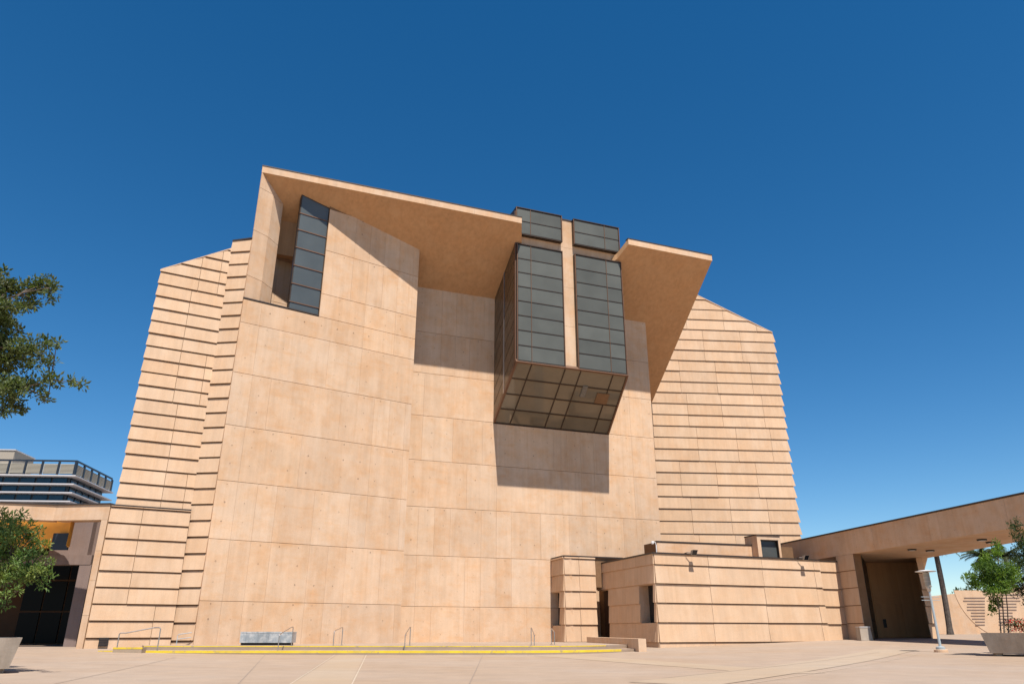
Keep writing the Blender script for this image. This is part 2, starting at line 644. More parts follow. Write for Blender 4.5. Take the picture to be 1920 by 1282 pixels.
def gz(x, y):
    x = max(-34.0, min(72.0, x))
    y = max(6.0, min(90.0, y))
    r2 = (gp[:, 0] - x) ** 2 + (gp[:, 1] - y) ** 2
    r2[r2 < 1e-9] = 1e-9
    return float((r2 * np.log(r2)) @ wg[:ng] + wg[ng] + wg[ng + 1] * x + wg[ng + 2] * y)


def sheet(name, xs, ys, fn, mat):
    vs = [(x, y, fn(x, y)) for y in ys for x in xs]
    nx = len(xs)
    fs = [(j * nx + i, j * nx + i + 1, (j + 1) * nx + i + 1, (j + 1) * nx + i) for j in range(len(ys) - 1) for i in range(nx - 1)]
    return mesh(name, vs, fs, mat, origin=(0, 0, 0), smooth=True)


gx = [-2500, -1000, -400, -150, -80, -50] + [-36 + 1.5 * i for i in range(73)] + [90, 130, 250, 700, 2500]
gy = [-300, -100, -40, -10, 0] + [6 + 1.5 * i for i in range(57)] + [100, 130, 200, 400, 1000, 3000]
tag(sheet('ground', gx, gy, gz, M['paving']), kind='structure')


def ground_strip(name, a, b, wa, wb, mat, lift=0.004, n=30):
    """strip laid on the ground from a to b, half widths wa and wb"""
    a, b = V((a[0], a[1], 0)), V((b[0], b[1], 0))
    d = (b - a).normalized()
    p = V((-d.y, d.x, 0))
    vs, fs = [], []
    for i in range(n + 1):
        t = i / n
        c = a.lerp(b, t)
        hw = wa + (wb - wa) * t
        for k in range(4):
            q = c + p * hw * (1 - k * 2 / 3)
            vs.append((q.x, q.y, gz(q.x, q.y) + lift))
    for i in range(n):
        for k in range(3):
            j = i * 4 + k
            fs.append((j, j + 4, j + 5, j + 1))
    o = mesh(name, vs, fs, mat, origin=(0, 0, 0), smooth=True)
    tag(o, kind='structure')
    return o


def gpx(px, py):
    """point of the ground under a pixel"""
    r = ray(px, py)
    r = r / r.y
    y0 = 8.0
    while y0 < 120 and EYE + r.z * y0 > gz(r.x * y0, y0):
        y0 += 0.5
    a, b = y0 - 0.5, y0
    for _ in range(30):
        c = (a + b) / 2
        if EYE + r.z * c > gz(r.x * c, c):
            a = c
        else:
            b = c
    return V((r.x * b, b, gz(r.x * b, b)))


def line_px(name, p0, p1, hw, mat, lift=0.006):
    a, b = gpx(*p0), gpx(*p1)
    ground_strip(name, a, b, hw, hw, mat, lift)


# pale band running to the steps and the joints of the plaza
pa, pb = gpx(601, 1282), gpx(658, 1227)
wa_ = abs(gpx(660, 1282).x - gpx(544, 1282).x) / 2 * 0.95
ground_strip('paving_band', pa + (pa - pb) * 0.8, pb, wa_, wa_, M['paving_light'])
for e0, e1 in (((544, 1282), (628, 1227)), ((660, 1282), (687, 1227))):
    a, b = gpx(*e0), gpx(*e1)
    ground_strip('paving_joint', a + (a - b) * 0.8, b, 0.016, 0.016, M['paving_joint'], 0.008)
line_px('paving_joint', (446, 1282), (497, 1227), 0.014, M['paving_joint_dark'])
a, b = gpx(1040, 1230), gpx(1900, 1262)
ground_strip('paving_band', gpx(1040, 1228), gpx(1500, 1262), 1.1, 0.9, M['paving_light'], 0.006)
ground_strip('paving_band', gpx(1255, 1282), gpx(1680, 1217), 1.0, 1.0, M['paving_light'], 0.010)
ground_strip('paving_joint', gpx(1180, 1278), gpx(1650, 1222), 0.014, 0.014, M['paving_joint_dark'], 0.014)
ground_strip('paving_joint', gpx(1400, 1282), gpx(1720, 1226), 0.012, 0.012, M['paving_joint'], 0.014)
ground_strip('paving_joint', gpx(60, 1240), gpx(900, 1262), 0.012, 0.012, M['paving_joint_dark'], 0.012)
ground_strip('paving_joint', gpx(100, 1282), gpx(330, 1232), 0.012, 0.012, M['paving_joint_dark'], 0.012)
ground_strip('paving_joint', gpx(880, 1282), gpx(905, 1228), 0.012, 0.012, M['paving_joint_dark'], 0.012)
ground_strip('paving_joint', gpx(700, 1250), gpx(1900, 1246), 0.012, 0.012, M['paving_joint_dark'], 0.016)

# ------------------------------------------------------------------ reference planes of the cathedral
SIN69 = math.sin(R(69.2))
B = Wall(69.2, (0, 58))
QF, PF = 5.8, 4.5                       # canopy front and lantern front ahead of wall B
CAN = B.shift(QF)
LAN = B.shift(PF)
HB, HF = 26.39 + EYE, 30.73 + EYE
SLOPE = (HF - HB) / QF


def soffit_z(p):
    return HB + SLOPE * (B.n.dot(V((p[0], p[1], 0)) - B.o))


def on_soffit(px, py):
    r = ray(px, py)
    c = B.n.dot(B.o)
    t = (HB - EYE - SLOPE * c) / (r.z - SLOPE * B.n.dot(r))
    p = r * t
    p.z += EYE
    return p


pA1 = on_soffit(786, 470)
CL, CR = CAN.at(491, 323), CAN.at(1335, 489)
azA = math.degrees(math.atan2(pA1.x - CL.x, pA1.y - CL.y))
A = Wall(azA, (CL.x, CL.y))              # s = 0 at its left edge
LIFT = 3.48
Z0 = 1.65 + EYE                          # first seam
PLAT = 0.38                              # platform level
seamsA = [PLAT - 0.3] + [Z0 + LIFT * i for i in range(9)]

cath = empty('cathedral', (0, 58, 0), 'huge adobe coloured concrete cathedral with projecting glass cross lantern and slanting canopy', 'cathedral')

# ---- wall A (tall wall left of the centre, with the corner niche and window)
sR = (pA1 - A.P(0, 0)).dot(A.d)
sR = V((sR, 0, 0)).x
zpar = 20.75 + EYE
sWL, sWR = A.S(552, 480), A.S(609, 480)
zTL = A.sz(620, 392)[1]
zTR = pA1.z


def colsA(k):
    base = [1.25 + 1.24 * i for i in range(11)]
    rr = random.Random(30 + k)
    keep = [b for i, b in enumerate(base) if rr.random() < (0.62 if k != 7 else 0.7)]
    return ladder(0.0, sR, keep)


coreA = MB()
bdir = V((-0.27, 0.96, 0))


def back(p, d=bdir, t=2.6):
    return p + d * t


fr = [A.P(0, -0.3), A.P(sR, -0.3), A.P(sR, zpar), A.P(0, zpar)]
coreA.prism(fr, [back(p) for p in fr])
topz = lambda s: soffit_z(A.P(s, 0)) + 0.25
fr = [A.P(sWR, zpar), A.P(sR, zpar), A.P(sR, topz(sR)), A.P(sWR, topz(sWR))]
coreA.prism(fr, [back(p) for p in fr])
wallA = coreA.build('front_wall', M['adobe_joint'], cath)
polyA1 = [(0, 0), (sR, 0), (sR, zpar - 0.02), (0, zpar - 0.02)]
polyA2 = [(sWR + 0.02, zpar - 0.02), (sR, zpar - 0.02), (sR, soffit_z(A.P(sR, 0)) + 0.1), (sWR + 0.02, soffit_z(A.P(sWR, 0)) + 0.1)]
flat_panels(A, polyA1, seamsA, colsA, M['adobe'], wallA)
flat_panels(A, polyA2, seamsA, colsA, M['adobe'], wallA)
pc = MB()
pc.wbox(A, -0.02, sWR, zpar + 0.003, zpar + 0.09, -0.55, 0.10)
pc.build('parapet_cap', M['cap'], wallA)


def tie_holes(w, poly, seams, s0, s1, parent, pitch=1.22, r0=0.042, rows=(0.06, 0.37, 0.70), th=0.07):
    m = MB()
    for z0, z1 in zip(seams[:-1], seams[1:]):
        for fz in rows:
            z = z1 - (z1 - z0) * fz
            n_ = int((s1 - s0) / pitch)
            for i in range(n_ + 1):
                s = s0 + 0.6 + i * pitch + random.uniform(-0.04, 0.04)
                if random.random() < 0.2 or s > s1 - 0.3:
                    continue
                pl = cell(poly, s - 0.3, s + 0.3, z - 0.1, z + 0.1)
                if len(pl) < 3 or abs(area(pl)) < 0.11:
                    continue
                r_ = r0 * random.uniform(0.45, 1.1)
                zz = z + random.uniform(-0.03, 0.03)
                ring = [w.P(s + r_ * math.cos(a * math.pi / 4), zz + r_ * math.sin(a * math.pi / 4), th + 0.007) for a in range(8)]
                m.add(ring + [w.P(s, zz, th - 0.02)], [(a, (a + 1) % 8, 8) for a in range(8)])
    o = m.build('tie_holes', M['tie'], parent)
    o['kind'] = 'stuff'


tie_holes(A, polyA1, seamsA, 0, sR, wallA)
tie_holes(A, polyA2, seamsA, 0, sR, wallA)

# ---- wall B (recessed wall carrying the lantern)
sB0, sB1 = B.S(770, 800) - 2.2, B.S(1229, 880)
seamsB = [PLAT - 0.3] + [Z0 + LIFT * i for i in range(7)] + [HB + 0.15]
coreB = MB()
fr = [B.P(sB0, -0.3), B.P(sB1, -0.3), B.P(sB1, HB + 0.05), B.P(sB0, HB + 0.05)]
coreB.prism(fr, [p - B.n * 9 for p in fr])
wallB = coreB.build('lantern_wall', M['adobe_joint'], cath)
polyB = [(sB0, 0), (sB1, 0), (sB1, HB + 0.15), (sB0, HB + 0.15)]


def colsB(k):
    base = [sB0 + 1.9 + 1.22 * i for i in range(20)]
    rr = random.Random(77 + k)
    return ladder(sB0, sB1, [b for b in base if rr.random() < 0.5])


flat_panels(B, polyB, seamsB, colsB, M['adobe'], wallB)
tie_holes(B, polyB, seamsB, sB0 + 2, sB1, wallB)

# ---- canopy: one inclined plate cut by the lantern
fas = 0.52


def canopy_piece(plan, name):
    bot = [V((p[0], p[1], soffit_z(p))) for p in plan]
    top = [p + V((0, 0, fas)) for p in bot]
    m = MB()
    m.prism(list(reversed(bot)), list(reversed(top)))
    return m


w_pt = on_soffit(1222, 755)
gapL, gapR = CAN.at(978, 415), CAN.at(1178, 455)
lanFL, lanFR = LAN.P(LAN.S(968, 678), 0), LAN.P(LAN.S(1176.5, 703), 0)
attL, attR = B.at(925, 793), B.at(1140, 812)
finN = on_soffit(530, 383.5)
farL = finN + V((finN.x - CL.x, finN.y - CL.y, 0)).normalized() * 6.0
planL = [(CL.x, CL.y), (gapL.x, gapL.y), (gapL.x + 0.02, gapL.y + 1.5), (0.9, 57.5), (1.0, 59.5), (-9.0, 59.0), (-15.5, 56.0), (-20.3, 54.5), (-18.4, 47.6)]
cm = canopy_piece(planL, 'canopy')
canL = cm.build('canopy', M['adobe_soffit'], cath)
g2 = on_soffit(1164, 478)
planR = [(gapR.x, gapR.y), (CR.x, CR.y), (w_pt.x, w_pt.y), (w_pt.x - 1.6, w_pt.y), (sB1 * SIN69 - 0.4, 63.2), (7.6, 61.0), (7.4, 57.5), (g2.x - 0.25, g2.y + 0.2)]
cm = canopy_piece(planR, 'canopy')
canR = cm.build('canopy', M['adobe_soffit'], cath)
for pc_, a_, b_, par in ((0, CL, gapL, canL), (1, gapR, CR, canR)):
    # paler colour put on the sunlit front edge, cast in lengths, with the metal drip edge on top
    L_ = (V((b_.x, b_.y, 0)) - V((a_.x, a_.y, 0))).length
    sa = (V((a_.x, a_.y, 0)) - CAN.o).dot(CAN.d)
    n_ = max(2, int(L_ / 3.4))
    for i in range(n_):
        m = MB()
        m.wbox(CAN, sa + L_ * i / n_ + (0.004 if i else -0.01), sa + L_ * (i + 1) / n_ - (0.004 if i < n_ - 1 else -0.01), HF - 0.005, HF + fas, -0.1, 0.03)
        m.build('fascia_panel', M['adobe'], par)
    m = MB()
    m.wbox(CAN, sa - 0.03, sa + L_ + 0.03, HF + fas + 0.003, HF + fas + 0.075, -0.4, 0.06)
    m.build('drip_edge', M['cap'], par)
# formwork tie holes in the canopy undersides
sn = V((B.n.x * SLOPE, B.n.y * SLOPE, -1)).normalized()


def in_plan(p, pl):
    c_ = False
    for i in range(len(pl)):
        a, b = pl[i], pl[i - 1]
        if (a[1] > p.y) != (b[1] > p.y) and p.x < (b[0] - a[0]) * (p.y - a[1]) / (b[1] - a[1]) + a[0]:
            c_ = not c_
    return c_


for pl_, par in ((planL, canL), (planR, canR)):
    m = MB()
    for i in range(-16, 20):
        for j in range(6):
            p = B.P(i * 1.3 + 0.3, 0, 0.5 + j * 1.0) + V((random.uniform(-.05, .05), random.uniform(-.05, .05), 0))
            if not in_plan(p, pl_) or random.random() < 0.25:
                continue
            p.z = soffit_z(p)
            r_ = 0.04 * random.uniform(0.5, 1.1)
            e1 = B.d
            e2 = sn.cross(e1)
            m.add([p + sn * 0.004 + (e1 * math.cos(a * math.pi / 4) + e2 * math.sin(a * math.pi / 4)) * r_ for a in range(8)] + [p - sn * 0.02], [(a, (a + 1) % 8, 8) for a in range(8)])
    m.build('tie_holes', M['tie'], par)['kind'] = 'stuff'
# nave mass behind the canopy
m = MB()
fr = [V((-13.5, 57.5, HB - 0.6)), V((9.5, 66.3, HB - 0.6)), V((9.5, 66.3, HB + 1.0)), V((-13.5, 57.5, HB + 1.0))]
m.prism(fr, [p + V((-3, 9, 0)) for p in fr])
m.build('nave_roof', M['adobe_soffit'], cath)

# ---- fin at the outer corner of the canopy
f0b, f0t = A.P(0.0, zpar), V((CL.x, CL.y, HF + 0.02))
f1 = Wall(34, (CL.x, CL.y))
f1b = f1.at(420 + 240 / 3.77, 280 + 1075 / 3.77)
f1b.z = zpar
f1t = f1.at(420 + 345 / 3.77, 280 + 340 / 3.77)
f1b.x, f1b.y = f1t.x, f1t.y
f2 = Wall(7, (f1t.x, f1t.y))
f2t = finN.copy()
f2b = V((finN.x, finN.y, zpar))
side = V((-0.95, 0.30, 0))
fb0, fb2 = f0b + side * 0.0 + V((-0.25, 2.2, 0)), None
o0b, o0t = f0b + V((-0.35, 1.5, 0)), f0t + V((-0.35, 1.5, 0))
o2b, o2t = f2b + V((-1.1, 0.2, 0)), f2t + V((-1.1, 0.2, 0))
vs = [f0b, f1b, f1t, f0t, f2b, f2t, o0b, o0t, o2b, o2t]
fs = [(0, 1, 2, 3), (1, 4, 5, 2), (3, 2, 5), (6, 0, 3, 7), (4, 8, 9, 5), (8, 6, 7, 9), (3, 5, 9, 7)]
fin = mesh('corner_fin', vs, fs, M['adobe_joint'], cath)
for k in range(4):
    za, zb = zpar + (0.0, 1.75, 5.25, 8.7)[k], zpar + (1.75, 5.25, 8.7, 12.0)[k]
    # two facets, panels clipped against the slanted head
    for (pb0, pb1, pt1, pt0) in ((f0b, f1b, f1t, f0t), (f1b, f2b, f2t, f1t)):
        dd = V((pb1.x - pb0.x, pb1.y - pb0.y, 0))
        Ld = dd.length
        ww = Wall(math.degrees(math.atan2(dd.x, dd.y)), (pb0.x, pb0.y))
        pl = cell([(0, pb0.z), (Ld, pb1.z), (Ld, pt1.z), (0, pt0.z)], 0, Ld, za, zb)
        if len(pl) >= 3 and abs(area(pl)) > 0.05:
            pi = inset(pl, 0.004, 0.014)
            if len(pi) >= 3:
                mm = MB()
                mm.prism([ww.P(a, b, 0.05) for a, b in pi], [ww.P(a, b, -0.02) for a, b in pi])
                mm.build('panel', M['adobe'], fin)
mm = MB()
tri = [f0t, f1t, f2t]
nn = (f1t - f0t).cross(f2t - f0t).normalized()
mm.prism([p + nn * 0.05 for p in tri], [p - nn * 0.02 for p in tri])
mm.build('panel', M['adobe'], fin)

# ---- niche behind the parapet: shaded inner walls and the slanted window
NW = Wall(azA, (CL.x, CL.y), -3.4)
nL, nR = NW.S(512, 480), NW.S(612, 480)
m = MB()
m.wbox(NW, nL, nR + 1.5, zpar - 3.0, zpar + 6.3, -1.2, 0)
niche = m.build('niche_wall', M['adobe_joint'], cath)
flat_panels(NW, [(nL, zpar - 3), (nR + 1, zpar - 3), (nR + 1, zpar + 6.2), (nL, zpar + 6.2)], seamsA[5:], lambda k: ladder(nL, nR + 1, [nL + 0.45, nL + 1.8]), M['adobe'], niche)
NH = Wall(azA + 12, tuple(NW.P(nL, 0, 1.2))[:2])
m = MB()
m.wbox(NH, -0.9, nR - nL + 1.0, zpar + 5.1, soffit_z(NH.P(0, 0)) + 0.3, -0.6, 0)
hang = m.build('niche_beam', M['adobe_soffit'], cath)
m = MB()
fl = [A.P(0.1, zpar - 0.35), A.P(sWR, zpar - 0.35), NW.P(nR, zpar - 0.35), NW.P(nL, zpar - 0.35)]
m.prism([p + V((0, 0, 0.03)) for p in fl], fl)
m.build('niche_floor', M['adobe_joint'], cath)

WIN = A.shift(-0.12)
wL, wR = WIN.S(552, 480), WIN.S(609, 480)
zwin = [20.76, 21.41, 22.82, 24.24, 25.67, 27.12, 28.49]
m = MB()
fr = [WIN.P(wL, zpar + 0.1), WIN.P(wR, zpar + 0.1), WIN.P(wR, soffit_z(WIN.P(wR, 0)) + 0.05), WIN.P(wL, soffit_z(WIN.P(wL, 0)) + 0.05)]
m.prism(fr, [p - WIN.n * 0.3 for p in fr])
win = m.build('corner_window', M['bronze'], cath)
pz = [(wL, zpar), (wR, zpar), (wR, soffit_z(WIN.P(wR, 0)) - 0.06), (wL, soffit_z(WIN.P(wL, 0)) - 0.06)]
zs = [z + EYE for z in zwin] + [31.0 + EYE]
zs[0] = zpar + 0.05
for za, zb in zip(zs[:-1], zs[1:]):
    pl = cell(pz, wL, wR, za, zb)
    if len(pl) < 3:
        continue
    pi = inset(pl, 0.07, 0.05)
    if len(pi) >= 3:
        mm = MB()
        mm.prism([WIN.P(a, b, 0.03) for a, b in pi], [WIN.P(a, b, -0.02) for a, b in pi])
        mm.build('pane', M['pane_blue'], win)
for za in zs[1:-1]:
    mm = MB()
    mm.wbox(WIN, wL, wR, za - 0.035, za + 0.035, 0.0, 0.07)
    mm.build('mullion', M['bronze_pale'], win)

# ---- lantern
sl0, sl1 = LAN.S(968, 678), LAN.S(1176.5, 703)
zlb, zlt = 19.33 + EYE, 33.0 + EYE
zab = 15.58 + EYE
REC = 0.42
fL, fR = LAN.P(sl0, 0, -REC), LAN.P(sl1, 0, -REC)
# sides lean from the wall to the front
aL2, aR2 = V((attL.x, attL.y, 0)), V((attR.x, attR.y, 0))
f0 = LAN.P(sl0, 0)
f1_ = LAN.P(sl1, 0)


def edge(a, b, t):
    return a.lerp(b, t)


uL, uR = edge(aL2, f0, 0.91), edge(aR2, f1_, 0.91)
zrec = zab + (zlb - zab) * 0.91


def up(p, z):
    return V((p.x, p.y, z))


bkL, bkR = aL2 - B.n * 0.3, aR2 - B.n * 0.3
m = MB()
fr = [up(uL, zrec + 0.05), up(uR, zrec + 0.05), up(uR, zlt - 0.35), up(uL, zlt - 0.35)]
bk = [up(bkL, zab - 0.1), up(bkR, zab - 0.1), up(bkR, zlt - 0.35), up(bkL, zlt - 0.35)]
m.prism(fr, bk)
lantern = m.build('lantern', M['bronze'], cath)
LREC = LAN.shift(-REC + 0.02)
s_a, s_b = LAN.S(1056.5, 550), LAN.S(1079.5, 550)
sA_, sB_ = s_a, s_b
off = sl0 - 0.35
# concrete cross seen between the glass casings
m = MB()
m.wbox(LREC, sA_ - 0.25, sB_ + 0.25, zlb - 0.25, zlt - 0.45, -0.3, 0.03)
cross = m.build('concrete_cross', M['adobe'], cath)
for za, zb in zip([zlb - 0.05, zlb + 3.7, zlb + 7.2, zlb + 10.9], [zlb + 3.7, zlb + 7.2, zlb + 10.9, zlt - 0.12]):
    m = MB()
    m.wbox(LREC, sA_ - 0.2, sB_ + 0.2, za + 0.008, zb - 0.008, 0.03, 0.07)
    m.build('cross_shaft_panel', M['adobe'], cross)
zc0, zc1 = 29.62 + EYE, 30.50 + EYE
for sa, sb in ((sl0 + 0.02, sA_ - 0.21), (sB_ + 0.21, sl1 - 0.02)):
    m = MB()
    m.wbox(LREC, sa, sb, zc0 - 0.2, zc1 + 0.2, -0.3, 0.06)
    m.build('cross_arm_panel', M['adobe'], cross)
m = MB()
m.wbox(LREC, sA_, sB_, zlt - 0.12, zlt + 0.0, -0.4, 0.12)
m.build('cross_cap', M['cap'], cross)


def casing(w, s0, s1, z0, z1, split, rows, depth, pmat, name):
    m = MB()
    m.wbox(w, s0, s1, z0, z1, -depth, 0)
    c = m.build(name, M['bronze'], cath)
    # proud outer rim
    for i in range(rows):
        za = z0 + 0.10 + (z1 - z0 - 0.2) * i / rows
        zb = z0 + 0.10 + (z1 - z0 - 0.2) * (i + 1) / rows
        for sa, sb in ((s0 + 0.09, split), (split, s1 - 0.09)):
            mm = MB()
            mm.wbox(w, sa + 0.022, sb - 0.022, za + 0.042, zb - 0.042, -0.02, 0.022)
            mm.build('pane', pmat, c)
        if i:
            mm = MB()
            mm.wbox(w, s0 + 0.04, s1 - 0.04, za - 0.026, za + 0.026, 0.0, 0.05)
            mm.build('mullion', M['bronze'], c)
    mm = MB()
    mm.wbox(w, split - 0.018, split + 0.018, z0 + 0.04, z1 - 0.04, 0.0, 0.07)
    mm.build('mullion', M['bronze_pale'], c)
    for (a0, a1, b0, b1) in ((s0, s1, z0, z0 + 0.07), (s0, s1, z1 - 0.07, z1), (s0, s0 + 0.06, z0 + 0.071, z1 - 0.071), (s1 - 0.06, s1, z0 + 0.071, z1 - 0.071)):
        mm = MB()
        mm.wbox(w, a0, a1, b0, b1, -0.05, 0.085)
        mm.build('frame', M['bronze_pale'] if b1 - b0 > 0.2 else M['bronze'], c)
    return c


spL, spR = LAN.S(995.5, 530), LAN.S(1138, 540)
casing(LAN, sl0 + 0.06, sA_, zlb, zc0, spL, 8, REC + 0.1, M['pane'], 'lower_window')
casing(LAN, sB_, sl1, zlb, zc0, spR, 8, REC + 0.1, M['pane'], 'lower_window')
casing(LAN, sl0, sA_ + 0.02, zc1, zlt + 0.05, spL, 2, REC + 0.25, M['pane'], 'upper_window')
casing(LAN, sB_ - 0.02, sl1 - 0.02, zc1, zlt + 0.0, spR, 2, REC + 0.25, M['pane'], 'upper_window')

# lantern underside: inclined glazed face between front and wall
q00, q01 = up(f0, zlb), up(f1_, zlb)          # front edge
q10, q11 = up(aL2, zab), up(aR2, zab)         # wall edge
un = (q01 - q00).cross(q10 - q00).normalized()
if un.z > 0:
    un = -un


def uq(a, b, o=0.0):
    return q00.lerp(q01, a).lerp(q10.lerp(q11, a), b) + un * o


m = MB()
m.prism([uq(0, 0), uq(1, 0), uq(1, 1), uq(0, 1)], [uq(0, 0, -0.35), uq(1, 0, -0.35), uq(1, 1, -0.35), uq(0, 1, -0.35)])
under = m.build('lantern_underside', M['bronze'], cath)
fu = [0.0, 0.135, 0.43, 0.57, 0.865, 1.0]
fv = [0.0, 0.26, 0.51, 0.755, 1.0]
for i in range(5):
    for j in range(4):
        a0, a1, b0, b1 = fu[i] + (0.012 if i == 0 else 0.003), fu[i + 1] - (0.012 if i == 4 else 0.003), fv[j] + 0.008, fv[j + 1] - 0.008
        tw = random.uniform(-0.003, 0.003)
        m = MB()
        m.prism([uq(a0, b0, 0.03 + tw), uq(a1, b0, 0.03 - tw), uq(a1, b1, 0.03 + tw * 0.5), uq(a0, b1, 0.03)], [uq(a0, b0, -0.02), uq(a1, b0, -0.02), uq(a1, b1, -0.02), uq(a0, b1, -0.02)])
        m.build('pane', M['pane_soffit'], under)
for a in fu[1:-1]:
    m = MB()
    m.prism([uq(a - 0.004, 0.0, 0.08), uq(a + 0.004, 0.0, 0.08), uq(a + 0.004, 1.0, 0.08), uq(a - 0.004, 1.0, 0.08)], [uq(a - 0.004, 0.0, 0.01), uq(a + 0.004, 0.0, 0.01), uq(a + 0.004, 1.0, 0.01), uq(a - 0.004, 1.0, 0.01)])
    m.build('mullion', M['bronze'], under)
for b in fv[1:-1]:
    m = MB()
    m.prism([uq(0.01, b - 0.009, 0.07), uq(0.99, b - 0.009, 0.07), uq(0.99, b + 0.009, 0.07), uq(0.01, b + 0.009, 0.07)], [uq(0.01, b - 0.009, 0.01), uq(0.99, b - 0.009, 0.01), uq(0.99, b + 0.009, 0.01), uq(0.01, b + 0.009, 0.01)])
    m.build('mullion', M['bronze'], under)
for (a0, a1, b0, b1) in ((-0.004, 1.004, -0.012, 0.012), (-0.004, 1.004, 0.985, 1.012), (-0.004, 0.010, 0.013, 0.984), (0.990, 1.004, 0.013, 0.984)):
    m = MB()
    m.prism([uq(a0, b0, 0.12), uq(a1, b0, 0.12), uq(a1, b1, 0.12), uq(a0, b1, 0.12)], [uq(a0, b0, -0.2), uq(a1, b0, -0.2), uq(a1, b1, -0.2), uq(a0, b1, -0.2)])
    m.build('frame', M['bronze_pale'] if b0 < 0.5 else M['bronze'], under)
# fittings hung in the underside: a twin lamp and a square box
for cx, cy, hw, hh, mt in ((0.655, 0.33, 0.022, 0.09, 'fitting_grey'), (0.835, 0.41, 0.055, 0.085, 'adobe_joint')):
    m = MB()
    m.prism([uq(cx - hw, cy - hh, 0.11), uq(cx + hw, cy - hh, 0.11), uq(cx + hw, cy + hh, 0.11), uq(cx - hw, cy + hh, 0.11)], [uq(cx - hw, cy - hh, 0.02), uq(cx + hw, cy - hh, 0.02), uq(cx + hw, cy + hh, 0.02), uq(cx - hw, cy + hh, 0.02)])
    o = m.build('fitting', M[mt], under)
    if mt == 'fitting_grey':
        for dy in (-0.045, 0.045):
            k = MB()
            c0 = uq(cx, cy + dy, 0.113)
            e1 = (q01 - q00).normalized()
            e2 = un.cross(e1).normalized()
            k.add([c0 + (e1 * math.cos(t * math.pi / 6) + e2 * math.sin(t * math.pi / 6)) * 0.14 for t in range(12)] + [c0 - un * 0.06], [(t, (t + 1) % 12, 12) for t in range(12)])
            k.build('lamp', M['louvre'], under)

# lantern left flank: glazed with mullions running parallel to the underside
sd_ = (f0 - aL2)
sd_n = V((-sd_.y, sd_.x, 0)).normalized()
if sd_n.dot(V((0, 0, 0)) - aL2) < 0:
    sd_n = -sd_n


def fq(a, z, o=0.0):
    """a from wall (0) to front (1), z height above the inclined foot"""
    p = aL2.lerp(f0, a) + sd_n * o
    return V((p.x, p.y, zab + (zlb - zab) * a + z))


m = MB()
Hs = zlt - zab
poly = [fq(0.0, 0.05), fq(0.985, 0.05)] + [up(fq(0.985, 0), zlt - 0.02), up(fq(0, 0), zlt - 0.02)]
m.prism(poly, [p - sd_n * 0.3 for p in poly])
flank = m.build('lantern_flank', M['bronze'], cath)
rowh = 1.29
for j in range(14):
    za, zb = j * rowh, (j + 1) * rowh
    for a0, a1 in ((0.03, 0.455), (0.485, 0.93)):
        poly = [(a0, za + 0.05), (a1, za + 0.05), (a1, zb - 0.05), (a0, zb - 0.05)]
        vsz = [fq(a, z, 0.03) for a, z in poly]
        if max(v.z for v in vsz) > zlt - 0.1:
            continue
        m = MB()
        m.prism(vsz, [fq(a, z, -0.02) for a, z in poly])
        m.build('pane', M['pane_side'], flank)
for a0, a1, mt in ((0.458, 0.482, 'steel'), (0.935, 0.985, 'bronze_pale')):
    m = MB()
    poly = [fq(a0, 0.06), fq(a1, 0.06), up(fq(a1, 0), zlt - 0.3), up(fq(a0, 0), zlt - 0.3)]
    m.prism([p + sd_n * 0.06 for p in poly], [p + sd_n * 0.005 for p in poly])
    m.build('mullion', M[mt], flank)

# ---- right wing
RW = Wall(85, (w_pt.x, w_pt.y))
rw0, rw1 = -1.2, RW.S(1448, 626)
zrs = [RW.sz(1312, 557), RW.sz(1447, 624)]
slope_r = (zrs[1][1] - zrs[0][1]) / (zrs[1][0] - zrs[0][0])
ztop = lambda s: zrs[0][1] + slope_r * (s - zrs[0][0])
polyR = [(rw0, 0), (rw1, 0), (rw1, ztop(rw1)), (2.0, ztop(2.0)), (rw0, ztop(2.0) - 6)]
m = MB()
fr = [RW.P(a, b, -0.01) for a, b in polyR]
m.prism(fr, [p + V((-2.5, 12, 0)) for p in fr])
wingR = m.build('stepped_wing', M['adobe_joint'], cath)


def colsR(k):
    g = k // 3
    offs = [3.1, 6.9, 10.6] if g % 4 == 0 else ([2.3, 5.9, 9.9] if g % 4 == 1 else ([4.3, 8.3, 11.8] if g % 4 == 2 else [3.6, 7.1, 11.4]))
    return ladder(rw0, rw1, offs)


lapped_panels(RW, polyR, 8.54 + EYE, 1.153, colsR, M['adobe_lap'], wingR, prot=0.075, flare=(0, 0.2))
m = MB()
a_, b_ = RW.P(2.0, ztop(2.0), 0), RW.P(rw1, ztop(rw1), 0)
m.prism([a_ + RW.n * 0.1, b_ + RW.n * 0.1, b_ + RW.n * 0.1 + V((0, 0, 0.08)), a_ + RW.n * 0.1 + V((0, 0, 0.08))], [a_ - RW.n * 0.4, b_ - RW.n * 0.4, b_ - RW.n * 0.4 + V((0, 0, 0.08)), a_ - RW.n * 0.4 + V((0, 0, 0.08))])
m.build('coping', M['adobe'], wingR)

